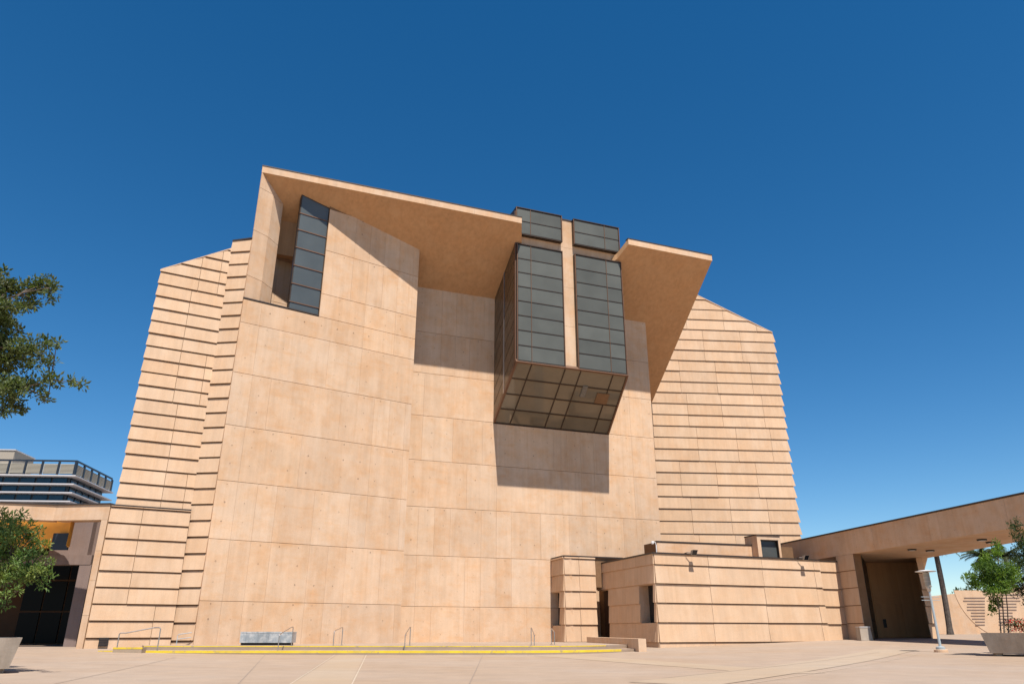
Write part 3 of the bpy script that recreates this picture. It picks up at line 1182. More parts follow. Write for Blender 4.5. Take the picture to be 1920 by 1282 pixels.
# ---- narrow lapped strip and left wing
Al = A.at(420, 760)
STW = Wall(97, (CL.x, CL.y))
st0 = STW.S(380, 815)
stz = STW.sz(463, 449)[1]
polyS = [(st0, 0), (0.02, 0), (0.02, stz), (st0, STW.sz(438, 453)[1])]
m = MB()
fr = [STW.P(a, b, -0.02) for a, b in polyS]
m.prism(fr, [p + V((-2.5, 8, 0)) for p in fr])
strip = m.build('lapped_pier', M['adobe_joint'], cath)
lapped_panels(STW, polyS, 24.33 + EYE, 0.9535, lambda k: [st0, 0.0], M['adobe_lap'], strip, prot=0.075, gs=0.0, slot=0.08)
m = MB()
a_, b_ = STW.P(polyS[3][0], polyS[3][1]), STW.P(0, stz)
m.prism([a_ + STW.n * 0.08, b_ + STW.n * 0.08, b_ + STW.n * 0.08 + V((0, 0, 0.1)), a_ + STW.n * 0.08 + V((0, 0, 0.1))], [a_ - STW.n * 0.5, b_ - STW.n * 0.5, b_ - STW.n * 0.5 + V((0, 0, 0.1)), a_ - STW.n * 0.5 + V((0, 0, 0.1))])
m.build('coping', M['cap'], strip)

p_ = STW.P(st0, 0)
WL = Wall(61.2, (p_.x, p_.y))
wl0 = WL.S(302, 507)
zl, zr = WL.sz(302, 506)[1], WL.sz(436, 467)[1]
zlow = 6.72 + EYE
polyW = [(wl0, zlow - 0.5), (0.0, zlow - 0.5), (0.0, zr), (wl0, zl)]
m = MB()
fr = [WL.P(a, b, -0.02) for a, b in [(wl0, 0), (0, 0), (0, zr), (wl0, zl)]]
m.prism(fr, [p + V((-1.5, 9, 0)) for p in fr])
wingL = m.build('stepped_wing', M['adobe_joint'], cath)


def colsW(k):
    t = (0.42, 0.42, 0.55)[(k // 9) % 3] if (k // 9) % 2 == 0 else 0.5
    mk = [wl0 * t]
    if k % 9 < 4:
        mk.append(wl0 * 0.12)
    return ladder(wl0, 0.0, mk)


lapped_panels(WL, polyW, 21.02 + EYE, 0.8585, colsW, M['adobe_lap'], wingL, prot=0.07, slot=0.075, flare=(0.07, 0))
m = MB()
a_, b_ = WL.P(wl0, zl), WL.P(0, zr)
m.prism([a_ + WL.n * 0.06, b_ + WL.n * 0.06, b_ + WL.n * 0.06 + V((0, 0, 0.06)), a_ + WL.n * 0.06 + V((0, 0, 0.06))], [a_ - WL.n * 0.4, b_ - WL.n * 0.4, b_ - WL.n * 0.4 + V((0, 0, 0.06)), a_ - WL.n * 0.4 + V((0, 0, 0.06))])
m.build('coping', M['adobe'], wingL)
# lower block of the left wing, slightly proud
WB = WL.shift(0.25)
wb0, wb1 = WB.S(205, 960), 0.0
m = MB()
m.wbox(WB, wb0, wb1, -0.3, zlow, -0.4, -0.01)
low = m.build('lower_block', M['adobe_joint'], cath)
lapped_panels(WB, [(wb0 + 0.03, 0), (wb1, 0), (wb1, zlow), (wb0 + 0.03, zlow)], 6.69 + EYE - 0.8743 * 8, 0.8743, lambda k: ladder(wb0 + 0.03, wb1, [wb0 * (0.25 if k < 2 else 0.60)]), M['adobe_lap'], low, prot=0.07, slot=0.075)
m = MB()
m.wbox(WB, wb0 - 0.02, wb1, zlow + 0.003, zlow + 0.09, -0.4, 0.08)
m.build('coping', M['cap'], low)
vs_, vz0 = WB.sz(186, 1211)
m = MB()
m.wbox(WB, WB.S(185, 1202), WB.S(203, 1202), WB.sz(190, 1211)[1], WB.sz(190, 1195)[1], 0.05, 0.17)
vent = m.build('vent_frame', M['black'], cath)
for i in range(5):
    m = MB()
    z_ = WB.sz(190, 1211)[1] + 0.06 + i * 0.085
    m.wbox(WB, WB.S(186, 1202), WB.S(202, 1202), z_, z_ + 0.045, 0.171, 0.185)
    m.build('vent_slat', M['cap'], vent)

# ------------------------------------------------------------------ annex at the right
XC = Wall(90, (0, 50)).at(1231, 1125)
X = Wall(67.6, (XC.x, XC.y))
Y = Wall(162.7, (XC.x, XC.y))
annex = empty('entrance_annex', (XC.x, XC.y, 0), 'low annex of lapped adobe concrete courses below the right wing', 'annex')
zxt = 4.74 + EYE
zx_ref, zx_p = 4.09 + EYE, 1.178
xe = X.S(1541, 1090)
ys0 = Y.S(1119, 1080)
m = MB()
plan = [Y.P(ys0 - 1.5, 0, -0.77), Y.P(-0.10, 0, -0.77), X.P(0.90, 0, -0.03), X.P(xe, 0, -0.03), X.P(xe, 0, -6), X.P(2, 0, -9)]
m.prism([V((p.x, p.y, zxt)) for p in plan], [V((p.x, p.y, -0.3)) for p in plan])
blk = m.build('annex_block', M['adobe_joint'], annex)
marksX = [X.S(1331, 1100), X.S(1432, 1100), X.S(1527, 1080)]
lapped_panels(X, [(0, -0.2), (xe, -0.2), (xe, zxt), (0, zxt)], zx_ref, zx_p, lambda k: ladder(0, xe, marksX), M['adobe_lap'], blk, prot=0.075, slot=0.06)
# side face with its door recess and window recess
yd0, yd1 = Y.S(1119, 1150), Y.S(1143, 1150)
zd = Y.sz(1140, 1105)[1]
yw0, yw1 = Y.S(1201, 1130), Y.S(1227, 1130)
zw0, zw1 = Y.sz(1215, 1167)[1], Y.sz(1215, 1095)[1]
ym = Y.S(1174, 1100)
side_polys = [[(yd1, -0.2), (yw0, -0.2), (yw0, zd), (yd1, zd)], [(yw1, -0.2), (-0.0, -0.2), (0.0, zd), (yw1, zd)], [(yw0, -0.2), (yw1, -0.2), (yw1, zw0), (yw0, zw0)], [(ys0, zd), (0, zd), (0, zxt), (ys0, zxt)]]
for sp in side_polys:
    lapped_panels(Y, sp, zx_ref, zx_p, lambda k: ladder(ys0, 0.0, [ym]), M['adobe_lap'], blk, prot=0.075, gs=0.004)
# the shell that the panels hang on (leaves the recesses open)
m = MB()
for sp in side_polys:
    s_lo, s_hi = min(p[0] for p in sp), max(p[0] for p in sp)
    z_lo, z_hi = min(p[1] for p in sp), max(p[1] for p in sp)
    m.wbox(Y, s_lo, s_hi - (0.10 if s_hi > -0.01 else 0), z_lo, z_hi - 0.004, -0.77, -0.002)
m.build('annex_shell', M['adobe'], annex)
m = MB()
m.wbox(Y, yw0 + 0.05, yw1 - 0.05, zw0, zw1, -0.76, -0.62)
m.build('side_window', M['pane_dark'], annex)
m = MB()
m.wbox(Y, yd0, yd1 - 0.02, -0.1, zd, -0.76, -0.64)
m.build('entrance_door', M['dark_wall'], annex)
m = MB()
cp = [Y.P(ys0, zxt, 0.11), Y.P(0.0, zxt, 0.11), X.P(0.0, zxt, 0.11), X.P(xe, zxt, 0.11), X.P(xe, zxt, -0.4), X.P(0.9, zxt, -0.4), Y.P(ys0, zxt, -0.8)]
m.prism([p + V((0, 0, 0.10)) for p in cp], [p + V((0, 0, 0.003)) for p in cp])
m.build('coping', M['cap'], annex)
# far end block, a little lower and set back
XE = X.shift(-0.55)
xe0, xe1 = XE.S(1541, 1120), XE.S(1594, 1120)
zxe = XE.sz(1565, 1053.5)[1]
m = MB()
m.wbox(XE, xe0 - 0.3, xe1, -0.3, zxe, -3, -0.01)
blk2 = m.build('annex_end', M['adobe_joint'], annex)
lapped_panels(XE, [(xe0, 0), (xe1, 0), (xe1, zxe), (xe0, zxe)], XE.sz(1545, 1071)[1], 1.19, lambda k: [xe0, xe1], M['adobe_lap'], blk2, prot=0.075, gs=0.0)
m = MB()
m.wbox(XE, xe0 - 0.2, xe1, zxe + 0.003, zxe + 0.09, -0.4, 0.08)
m.build('coping', M['cap'], blk2)

# small block beside the lantern wall
Y1 = Wall(162.7, tuple(Wall(90, (0, 56.6)).at(1059, 1120))[:2])
X1 = Wall(67.6, (Y1.o.x, Y1.o.y))
x1e = X1.S(1118, 1120)
z1t = X1.sz(1059, 1043)[1]
y10 = Y1.S(1036, 1120) - 0.2
m = MB()
plan = [Y1.P(y10, 0, -0.6), Y1.P(0.0, 0, -0.6), X1.P(0.05, 0, -0.03), X1.P(x1e, 0, -0.03), X1.P(x1e, 0, -3.0), X1.P(0.6, 0, -3.5)]
m.prism([V((p.x, p.y, z1t)) for p in plan], [V((p.x, p.y, -0.3)) for p in plan])
m.wbox(X1, x1e + 0.001, x1e + 2.5, zd + 0.2, z1t, -0.6, -0.03)
blk3 = m.build('annex_porch', M['adobe_joint'], annex)
mk1 = [X1.S(1087, 1120)]
rf1, pt1_ = X1.sz(1060, 1076)[1], (X1.sz(1060, 1076)[1] - X1.sz(1060, 1170)[1]) / 3
lapped_panels(X1, [(0.0, 0), (x1e, 0), (x1e, z1t), (0.0, z1t)], rf1, pt1_, lambda k: ladder(0.0, x1e, mk1), M['adobe_lap'], blk3, prot=0.075, slot=0.06)
y1w0, y1w1 = y10, Y1.S(1050, 1120)
zw10, zw11 = Y1.sz(1045, 1172)[1], Y1.sz(1045, 1110)[1]
m = MB()
for sp in ([(y10, zw11), (0, z1t)], [(y10, -0.2), (0, zw10)], [(y1w1, zw10), (0, zw11)]):
    lapped_panels(Y1, [(sp[0][0], sp[0][1]), (sp[1][0], sp[0][1]), (sp[1][0], sp[1][1]), (sp[0][0], sp[1][1])], rf1, pt1_, lambda k: [y10, 0.0], M['adobe_lap'], blk3, prot=0.08, gs=0.0)
    m.wbox(Y1, sp[0][0], sp[1][0], sp[0][1] + 0.002, sp[1][1] - 0.004, -0.6, -0.004)
m.build('porch_shell', M['adobe'], annex)
m = MB()
m.wbox(Y1, y10 + 0.2, y1w1 - 0.1, zw10, zw11, -0.55, -0.45)
m.build('side_window', M['pane_dark'], annex)
m = MB()
cp = [Y1.P(y10, z1t, 0.09), Y1.P(0.0, z1t, 0.09), X1.P(0.0, z1t, 0.09), X1.P(x1e + 2.4, z1t, 0.09), X1.P(x1e + 2.4, z1t, -0.4), X1.P(0.4, z1t, -0.4), Y1.P(y10, z1t, -0.4)]
m.prism([p + V((0, 0, 0.10)) for p in cp], [p + V((0, 0, 0.003)) for p in cp])
m.build('coping', M['cap'], annex)

# upper parapet behind, with the dormer window
UP = Wall(72, tuple(Wall(90, (0, 58)).at(1300, 1020))[:2])
u0, u1 = UP.S(1231, 1020), UP.S(1425, 1020)
zu = UP.sz(1330, 1019.5)[1]
m = MB()
m.wbox(UP, u0, u1 + 3, 3.0, zu, -2.0, 0)
upper = m.build('upper_parapet', M['adobe_joint'], annex)
flat_panels(UP, [(u0, 3), (u1 + 1, 3), (u1 + 1, zu), (u0, zu)], [3.0, zu], lambda k: ladder(u0, u1 + 1, [UP.S(1350, 1025)]), M['adobe'], upper, th=0.05)
m = MB()
m.wbox(UP, u0 - 0.03, u1 + 0.4, zu + 0.003, zu + 0.09, -0.5, 0.09)
m.build('coping', M['cap'], upper)
d0, d1 = UP.S(1421, 1025), UP.S(1464, 1025)
zd0, zd1 = UP.sz(1445, 1050)[1], UP.sz(1440, 1004)[1]
DW = UP.shift(0.8)
d0, d1 = DW.S(1421, 1025), DW.S(1464, 1025)
zd1 = DW.sz(1440, 1004)[1]
m = MB()
for (a0, a1, b0, b1) in ((d0, d0 + 0.32, 3.0, zd1), (d1 - 0.2, d1, 3.0, zd1), (d0 + 0.321, d1 - 0.201, zd1 - 0.3, zd1)):
    m.wbox(DW, a0, a1, b0, b1, -1.6, 0)
dorm = m.build('dormer', M['adobe'], annex)
m = MB()
m.wbox(DW, d0 + 0.33, d1 - 0.21, 3.0, zd1 - 0.31, -0.6, -0.22)
m.build('pane', M['pane_blue'], dorm)
m = MB()
m.wbox(DW, d0 + 0.30, d1 - 0.18, zd1 - 0.36, zd1 - 0.302, -0.21, 0.03)
m.wbox(DW, d1 - 0.26, d1 - 0.202, 3.0, zd1 - 0.361, -0.21, 0.02)
m.build('frame', M['bronze'], dorm)
m = MB()
m.wbox(DW, d0 - 0.04, d1 + 0.04, zd1 + 0.003, zd1 + 0.07, -1.6, 0.06)
m.build('coping', M['cap'], dorm)

# ------------------------------------------------------------------ covered walkway at the right
C0 = X.at(1601, 1197)
Cw = Wall(169.3, (C0.x, C0.y))
walk = empty('covered_walkway', (27, 50, 0), 'long adobe concrete canopy beam on piers reaching out of the right edge', 'walkway')
zct, zcb = 6.81 + EYE, 5.18 + EYE
cs0, cs1 = Cw.S(1463, 1020), 28.0
bl0, bl1 = V((31.5, 59.5, 0)), V((31.3, 28.5, 0))  # beam widened on this side so it keeps the passage side in shade
fa, fb = Cw.P(cs0, 0), Cw.P(cs1, 0)
m = MB()
plan = [fa, fb, bl1, bl0, V((25.5, 66, 0))]
m.prism([V((p.x, p.y, zct)) for p in plan], [V((p.x, p.y, zcb)) for p in plan])
beam = m.build('beam', M['adobe'], walk)
for sa, sb in zip([cs0, 4.0, 9.5, 15.5, 21.5], [4.0, 9.5, 15.5, 21.5, cs1]):
    m = MB()
    m.wbox(Cw, sa + 0.006, sb - 0.006, zcb + 0.004, zct - 0.004, -0.02, 0.03)
    m.build('beam_panel', M['adobe'], beam)
m = MB()
m.wbox(Cw, cs0, cs1, zct + 0.003, zct + 0.10, -0.6, 0.08)
m.build('coping', M['cap'], beam)
mth = MB()
for i in range(18):
    for fz in (0.25, 0.78):
        s_ = cs0 + 0.7 + i * 1.9
        z_ = zcb + (zct - zcb) * fz
        ring = [Cw.P(s_ + 0.035 * math.cos(a * math.pi / 4), z_ + 0.035 * math.sin(a * math.pi / 4), 0.034) for a in range(8)]
        mth.add(ring + [Cw.P(s_, z_, 0.01)], [(a, (a + 1) % 8, 8) for a in range(8)])
o = mth.build('tie_holes', M['tie'], beam)
o['kind'] = 'stuff'
for px_, py_ in ((1710, 1030), (1744, 1032), (1841, 1011.5), (1858, 1016.5)):
    c = at_z(px_, py_, zcb - 0.04)
    m = MB()
    m.lathe((c.x, c.y, zcb - 0.09), [(0.26, 0.0), (0.28, 0.03), (0.28, 0.085)], 16)
    dl = m.build('downlight', M['black'], walk)
    m = MB()
    m.lathe((c.x, c.y, zcb - 0.10), [(0.2, 0.0), (0.2, 0.008)], 16)
    m.build('lens', M['white_metal'], dl)
# pier under the beam, lapped on its outer edge
pr1 = Cw.S(1601, 1050)
m = MB()
m.wbox(Cw, -0.6, pr1, -0.2, zcb - 0.004, -0.6, -0.01)
pier = m.build('pier', M['adobe_joint'], walk)
lapped_panels(Cw, [(-0.6, -0.1), (pr1, -0.1), (pr1, zcb - 0.01), (-0.6, zcb - 0.01)], zx_ref, zx_p, lambda k: [-0.6, pr1], M['adobe_lap'], pier, prot=0.06, gs=0.0)
# deep passage: back wall, side wall, roof and dark doors
KW = Wall(92, (31, 62.0))
k0, k1 = KW.S(1637, 1120), KW.S(1738, 1120)
m = MB()
m.wbox(KW, k0 - 0.5, k1, -0.2, zcb - 0.004, -1.0, 0)
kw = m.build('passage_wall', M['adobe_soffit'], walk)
zk = KW.sz(1690, 1131)[1]
for za, zb in ((0.0, zk), (zk, zcb - 0.006)):
    for sa, sb in ((k0, (k0 + k1) / 2), ((k0 + k1) / 2, k1)):
        m = MB()
        m.wbox(KW, sa + 0.006, sb - 0.006, za + 0.008, zb - 0.008, 0.0, 0.04)
        m.build('panel', M['adobe_soffit'], kw)
m = MB()
m.wbox(KW, KW.S(1656, 1170), KW.S(1662, 1170), KW.sz(1660, 1176)[1], KW.sz(1660, 1160)[1], 0.041, 0.08)
m.build('wall_panel', M['black'], kw)
PL = Wall(92, (0, 58.8))
q0, q1 = PL.S(1731, 1120), PL.S(1743, 1120)
m = MB()
fr = [PL.P(q0, -0.2, -0.01), PL.P(q1, -0.2, -0.01), PL.P(q1, zcb - 0.004, -0.01), PL.P(q0, zcb - 0.004, -0.01)]
m.prism(fr, [p + V((0.545 * 4, 4, 0)) for p in fr])
pil = m.build('passage_side', M['adobe_joint'], walk)
lapped_panels(PL, [(q0, 0), (q1, 0), (q1, zcb - 0.01), (q0, zcb - 0.01)], zx_ref, zx_p, lambda k: [q0, q1], M['adobe_lap'], pil, prot=0.12, gs=0.0)
m = MB()
plan = [V((24.6, 57.0, 0)), V((31.6, 58.2, 0)), V((36.5, 68, 0)), V((27.5, 68, 0))]
m.prism([V((p.x, p.y, zcb + 0.35)) for p in plan], [V((p.x, p.y, zcb + 0.002)) for p in plan])
m.build('passage_roof', M['adobe'], walk)
a_, b_ = Cw.P(pr1 - 0.05, 0, -0.65), KW.P(k0 - 0.1, 0, 0.02)
dw = (b_ - a_)
DR = Wall(math.degrees(math.atan2(dw.x, dw.y)), (a_.x, a_.y))
Ld = dw.length
m = MB()
m.wbox(DR, 0, Ld, 0.0, zcb - 0.01, -0.3, -0.02)
dr = m.build('glazed_door', M['black'], walk)
for i in range(4):
    za, zb = 0.35 + i * (zcb - 0.4) / 4, 0.35 + (i + 1) * (zcb - 0.4) / 4
    for j in range(5):
        m = MB()
        m.wbox(DR, Ld * j / 5 + 0.05, Ld * (j + 1) / 5 - 0.05, za + 0.05, zb - 0.05, -0.019, 0.0)
        m.build('pane', M['pane_black'], dr)

# ------------------------------------------------------------------ gateway at the left
gate = empty('entrance_gateway', (-27, 45, 0.25), 'wide left gateway with adobe lintel, ash grey pier and dark recess', 'gateway')
gj = WB.P(wb0, 0, 0.02)
G1 = Wall(96, (gj.x, gj.y))
sj0, sj1 = G1.S(103, 960), G1.S(205, 960)
zg1, zg0 = G1.sz(150, 946.5)[1], G1.sz(150, 974.5)[1]
m = MB()
m.wbox(G1, sj0, sj1 - 0.01, zg0, zg1, -0.9, 0)
lin = m.build('lintel', M['adobe'], gate)
gp0 = G1.P(sj0, 0)
G2 = Wall(72, (gp0.x, gp0.y))
m = MB()
m.wbox(G2, -12.0, 0.0, zg0, zg1, -0.9, 0)
m.build('lintel', M['adobe'], gate)
for wv, a0, a1 in ((G1, sj0 - 0.05, sj1), (G2, -12.0, 0.03)):
    m = MB()
    m.wbox(wv, a0, a1, zg1 + 0.003, zg1 + 0.09, -0.9, 0.06)
    m.build('coping', M['cap'], gate)
sjb = G1.S(147, 1215)
jw = G1.S(190, 975)
m = MB()
m.wbox(G1, jw, sj1 - 0.012, -0.1, zg0 - 0.004, -0.85, -0.01)
jamb = m.build('jamb', M['adobe_joint'], gate)
for za, zb in zip([-0.05, 1.9, 3.7, 5.3], [1.9, 3.7, 5.3, zg0 - 0.006]):
    m = MB()
    m.wbox(G1, jw + 0.003, sj1 - 0.013, za + 0.006, zb - 0.006, -0.01, 0.012)
    m.build('panel', M['adobe'], jamb)
# ash grey inner frame
IN = Wall(92, (0, 45.2))
i_r = IN.S(181, 1000)
zi0, zi1 = IN.sz(150, 1058)[1], IN.sz(150, 974)[1] + 0.6
i_l = IN.S(40, 1040)
m = MB()
m.wbox(IN, i_l - 8, i_r, zi0, IN.sz(120, 1040)[1], -0.7, 0)
inner = m.build('inner_beam', M['grey_conc'], gate)
m = MB()
m.wbox(IN, IN.S(96, 1010), i_r - 0.35, IN.sz(120, 1040)[1] + 0.004, zi1, -0.75, -0.05)
m.build('inner_wall', M['grey_conc'], gate)
m = MB()
m.wbox(IN, i_r - 0.34, i_r + 0.5, IN.sz(120, 1040)[1] + 0.004, zi1, -1.6, -0.45)
m.build('inner_return', M['grey_conc'], gate)
pi0, pi1 = IN.S(148.5, 1060), IN.S(171, 1060)
m = MB()
for za, zb in zip([0.0, 1.9, 3.2], [1.9, 3.2, zi0 - 0.004]):
    m.wbox(IN, pi0, pi1, za + 0.004, zb - 0.004, -0.7, -0.02)
m.wbox(IN, pi0 + 0.02, pi1 - 0.02, 0.0, zi0 - 0.01, -0.68, -0.04)
m.build('inner_pier', M['grey_conc'], gate)
# gold curved screen
gx1 = Wall(90, (0, 43.7)).at(134, 985)
vs, fs = [], []
zA, zB = IN.sz(120, 1031)[1], zi1
nseg = 14
cgx, cgy, rg = gx1.x - 3.2, 43.6, 3.2
pts = []
for i in range(nseg + 1):
    a = R(92 - 96 * i / nseg)
    pts.append(V((cgx + rg * math.cos(a), cgy + 0.1 + (rg * 0.42) * math.sin(a), 0)))
pts = [V((cgx - 6, cgy + rg * 0.42 + 0.1, 0))] + pts
for p in pts:
    vs += [V((p.x, p.y, zA)), V((p.x, p.y, zB)), V((p.x, p.y + 0.12, zA)), V((p.x, p.y + 0.12, zB))]
for i in range(len(pts) - 1):
    a, b = i * 4, i * 4 + 4
    fs += [(a, b, b + 1, a + 1), (b + 2, a + 2, a + 3, b + 3), (a, a + 2, b + 2, b)]
mesh('gold_screen', vs, fs, M['gold'], gate, smooth=True)
m = MB()
DK = Wall(92, (0, 43.42))
m.wbox(DK, DK.S(97, 1015), DK.S(129, 1015), DK.sz(110, 1030.5)[1], DK.sz(110, 999)[1], -0.1, 0.0)
m.build('dark_opening', M['tower_dark'], gate)
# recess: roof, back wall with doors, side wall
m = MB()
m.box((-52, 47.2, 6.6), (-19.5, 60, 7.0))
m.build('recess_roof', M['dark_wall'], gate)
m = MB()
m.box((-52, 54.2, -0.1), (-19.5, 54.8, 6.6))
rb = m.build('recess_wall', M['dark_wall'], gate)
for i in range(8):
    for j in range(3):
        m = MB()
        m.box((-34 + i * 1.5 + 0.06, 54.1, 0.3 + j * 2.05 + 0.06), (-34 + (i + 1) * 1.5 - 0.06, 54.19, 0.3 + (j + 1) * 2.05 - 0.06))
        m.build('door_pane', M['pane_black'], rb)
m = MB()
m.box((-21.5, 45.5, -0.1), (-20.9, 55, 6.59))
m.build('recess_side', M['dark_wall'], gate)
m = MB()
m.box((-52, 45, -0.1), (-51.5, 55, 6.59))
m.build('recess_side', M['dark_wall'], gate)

# ------------------------------------------------------------------ entrance steps
steps = empty('entrance_steps', (-8, 41, 0), 'long low steps with yellow painted edges before the cathedral wall', 'steps')


def edge_line(off):
    pts = [V((-20.4 - off, 44.0, 0)), V((-19.2 - off, 41.6 - off, 0)), V((-18.2 - off, 41.5 - off, 0))]
    for i in range(1, 12):
        pts.append(V((-18.2 - off + i * 1.75, 41.5 - off, 0)))
    a0 = pts[-1].copy()
    for t in (0.12, 0.25, 0.4, 0.55, 0.7, 0.85, 1.0):
        pts.append(V((a0.x + (6.9 - a0.x + off * 0.1) * t, a0.y + 4.6 * t * t, 0)))
    return pts


for off_, z_ in ((1.55, PLAT / 2), (0.0, PLAT)):
    pts = edge_line(off_)
    plan = pts + [V((9.5, 58.5, 0)), V((-8, 57, 0)), V((-20.5, 47, 0))]
    m = MB()
    m.prism([V((p.x, p.y, z_)) for p in plan], [V((p.x, p.y, -0.25)) for p in plan])
    st = m.build('step', M['paving'], steps)
    # painted edge: a thin angle over tread and riser
    vs, fs = [], []
    n_ = len(pts) - (1 if off_ else 2)
    for i in range(1, n_):
        t = (pts[min(i + 1, len(pts) - 1)] - pts[i - 1]).normalized()
        o_ = V((t.y, -t.x, 0))
        if o_.y > 0.2:
            o_ = -o_
        p = pts[i]
        hgt = 0.11 if off_ else 0.045
        for q_ in (p - o_ * 0.05 + V((0, 0, z_ + 0.004)), p + o_ * 0.005 + V((0, 0, z_ + 0.004)), p + o_ * 0.005 + V((0, 0, z_ - hgt))):
            vs.append(q_)
    for i in range(n_ - 2):
        a = i * 3
        fs += [(a, a + 1, a + 4, a + 3), (a + 1, a + 2, a + 5, a + 4)]
    mesh('yellow_edge', vs, fs, M['yellow'], st)
# two short returns of yellow edging on the left ramp
for pa_, pb_ in (((275, 1206.5), (352, 1207)), ((212, 1215), (288, 1214))):
    a, b = at_z(*pa_, 0.30), at_z(*pb_, 0.30)
    z_ = max(gz(a.x, a.y), gz(b.x, b.y), 0.3)
    m = MB()
    m.box((a.x, a.y, z_ - 0.25), (b.x, a.y + 0.5, z_ + 0.05))
    k = m.build('kerb', M['paving_light'], steps)
    m = MB()
    m.box((a.x - 0.01, a.y - 0.006, z_ - 0.03), (b.x + 0.01, a.y + 0.08, z_ + 0.056))
    m.build('yellow_edge', M['yellow'], k)

# low wall flanking the annex door
LWp0, LWp1 = Wall(90, (0, 43.6)).at(1205, 1217), V((5.3, 55.5, 0))
lw = V((LWp1.x - LWp0.x, LWp1.y - LWp0.y, 0)).normalized()
lwp = V((lw.y, -lw.x, 0))
m = MB()
n1 = V((LWp0.x, LWp0.y, 0))
n2 = n1 + lw * 7.0
n3 = n1 + lw * 11.5
tw = 0.22
zt_ = LWp0.z + (1217 - 1197.5) / 1500 * n1.y * 0.97
m.prism([n1 - lwp * tw + V((0, 0, zt_)), n1 + lwp * tw + V((0, 0, zt_)), n3 + lwp * tw + V((0, 0, zt_ + 0.02)), n3 - lwp * tw + V((0, 0, zt_ + 0.02))], [n1 - lwp * tw + V((0, 0, -0.1)), n1 + lwp * tw + V((0, 0, -0.1)), n3 + lwp * tw + V((0, 0, -0.1)), n3 - lwp * tw + V((0, 0, -0.1))])
tag(m.build('low_wall', M['adobe']), 'short low adobe wall running out from the annex door', 'wall')

# ------------------------------------------------------------------ handrails
def handrail(px, py, dpx, h, run, label, z=None, sk=0.0):
    p = gpx(px, py)
    if z is not None:
        p = at_z(px, py, z)
    t = empty('handrail', p, label, 'handrail', 'steel handrails on the entrance steps')
    q = p + V((dpx, run, 0))
    zq = PLAT if q.y > 41.4 else PLAT / 2
    q.z = max(p.z + 0.02, zq)
    a = p + V((0, 0, h))
    b = q + V((0, 0, h))
    for s_, e_ in ((p, a), (q, b)):
        m = MB()
        m.tube([s_ - V((0, 0, 0.05)), e_ - V((0, 0, 0.06))], 0.024, 8)
        m.build('post', M['steel'], t)
    m = MB()
    mid = a.lerp(b, 0.5)
    m.tube([a - V((0, 0, 0.07)), a + V((0, 0.05, -0.01)), a.lerp(b, 0.2) + V((0, 0, 0.02)), mid + V((0, 0, 0.02)), a.lerp(b, 0.85) + V((0, 0, 0.035)), b + V((0, -0.04, 0.0)), b - V((0, 0, 0.07))], 0.025, 8)
    m.build('rail', M['steel'], t)
    for s_ in (p, q):
        m = MB()
        m.lathe((s_.x, s_.y, s_.z + 0.001), [(0.07, 0.0), (0.07, 0.015), (0.03, 0.02)], 10)
        m.build('base_plate', M['steel'], t)
    return t


handrail(520, 1226, 0.18, 0.93, 1.75, 'thin steel handrail in front of the grey marble bench')
handrail(624, 1217, 0.10, 0.90, 1.6, 'thin steel handrail standing just right of the grey marble bench', PLAT / 2 + 0.004)
handrail(758, 1226, 0.03, 0.93, 1.75, 'thin steel handrail below the joint of the two tall walls')
handrail(1002, 1224, -0.12, 0.90, 1.75, 'thin steel handrail left of the small annex porch')
handrail(1040, 1215, -0.10, 0.85, 1.5, 'thin steel handrail right before the small annex porch corner', PLAT / 2 + 0.004)

rr0 = Wall(90, (0, 40.2)).at(219, 1215)
rr0.z = gz(rr0.x, rr0.y)
rr1 = Wall(90, (0, 40.6)).at(296, 1210)
t = empty('ramp_handrail', rr0, 'sloping steel handrail with bright bends before the left wing', 'handrail')
za_ = V((rr0.x, rr0.y, Wall(90, (0, 40.2)).at(223, 1186).z))
rr1 = V((rr1.x, rr1.y, 0.12))
top1 = V((rr1.x, rr1.y, Wall(90, (0, 40.6)).at(296, 1176).z))
for s_, e_ in ((rr0, za_), (rr1, top1)):
    m = MB()
    m.tube([s_ - V((0, 0, 0.2)), e_ - V((0, 0, 0.05))], 0.03, 8)
    m.build('post', M['steel'], t)
m = MB()
m.tube([za_ - V((0, 0, 0.06)), za_ + V((0.05, 0, 0)), za_ + V((0.3, 0.05, 0.0)), top1 - V((0.35, 0.0, 0.0)), top1 - V((0.05, 0, 0)), top1 - V((0, 0, 0.06))], 0.03, 8)
m.build('rail', M['steel'], t)
sr = WB.at(344, 1196)
t = empty('wall_handrail', V((sr.x + 0.1, sr.y - 0.6, PLAT)), 'small pale handrail rising beside the left end of the main wall', 'handrail')
b0 = V((sr.x - 0.1, sr.y - 0.6, PLAT))
m = MB()
m.tube([b0, b0 + V((0, 0, 0.5)), b0 + V((0.05, 0, 0.55)), b0 + V((0.75, 0.05, 0.65))], 0.022, 8)
m.build('rail', M['pale_steel'], t)
m = MB()
m.tube([b0 + V((0, 0, 0.30)), b0 + V((0.75, 0.05, 0.40))], 0.02, 8)
m.build('rail', M['pale_steel'], t)

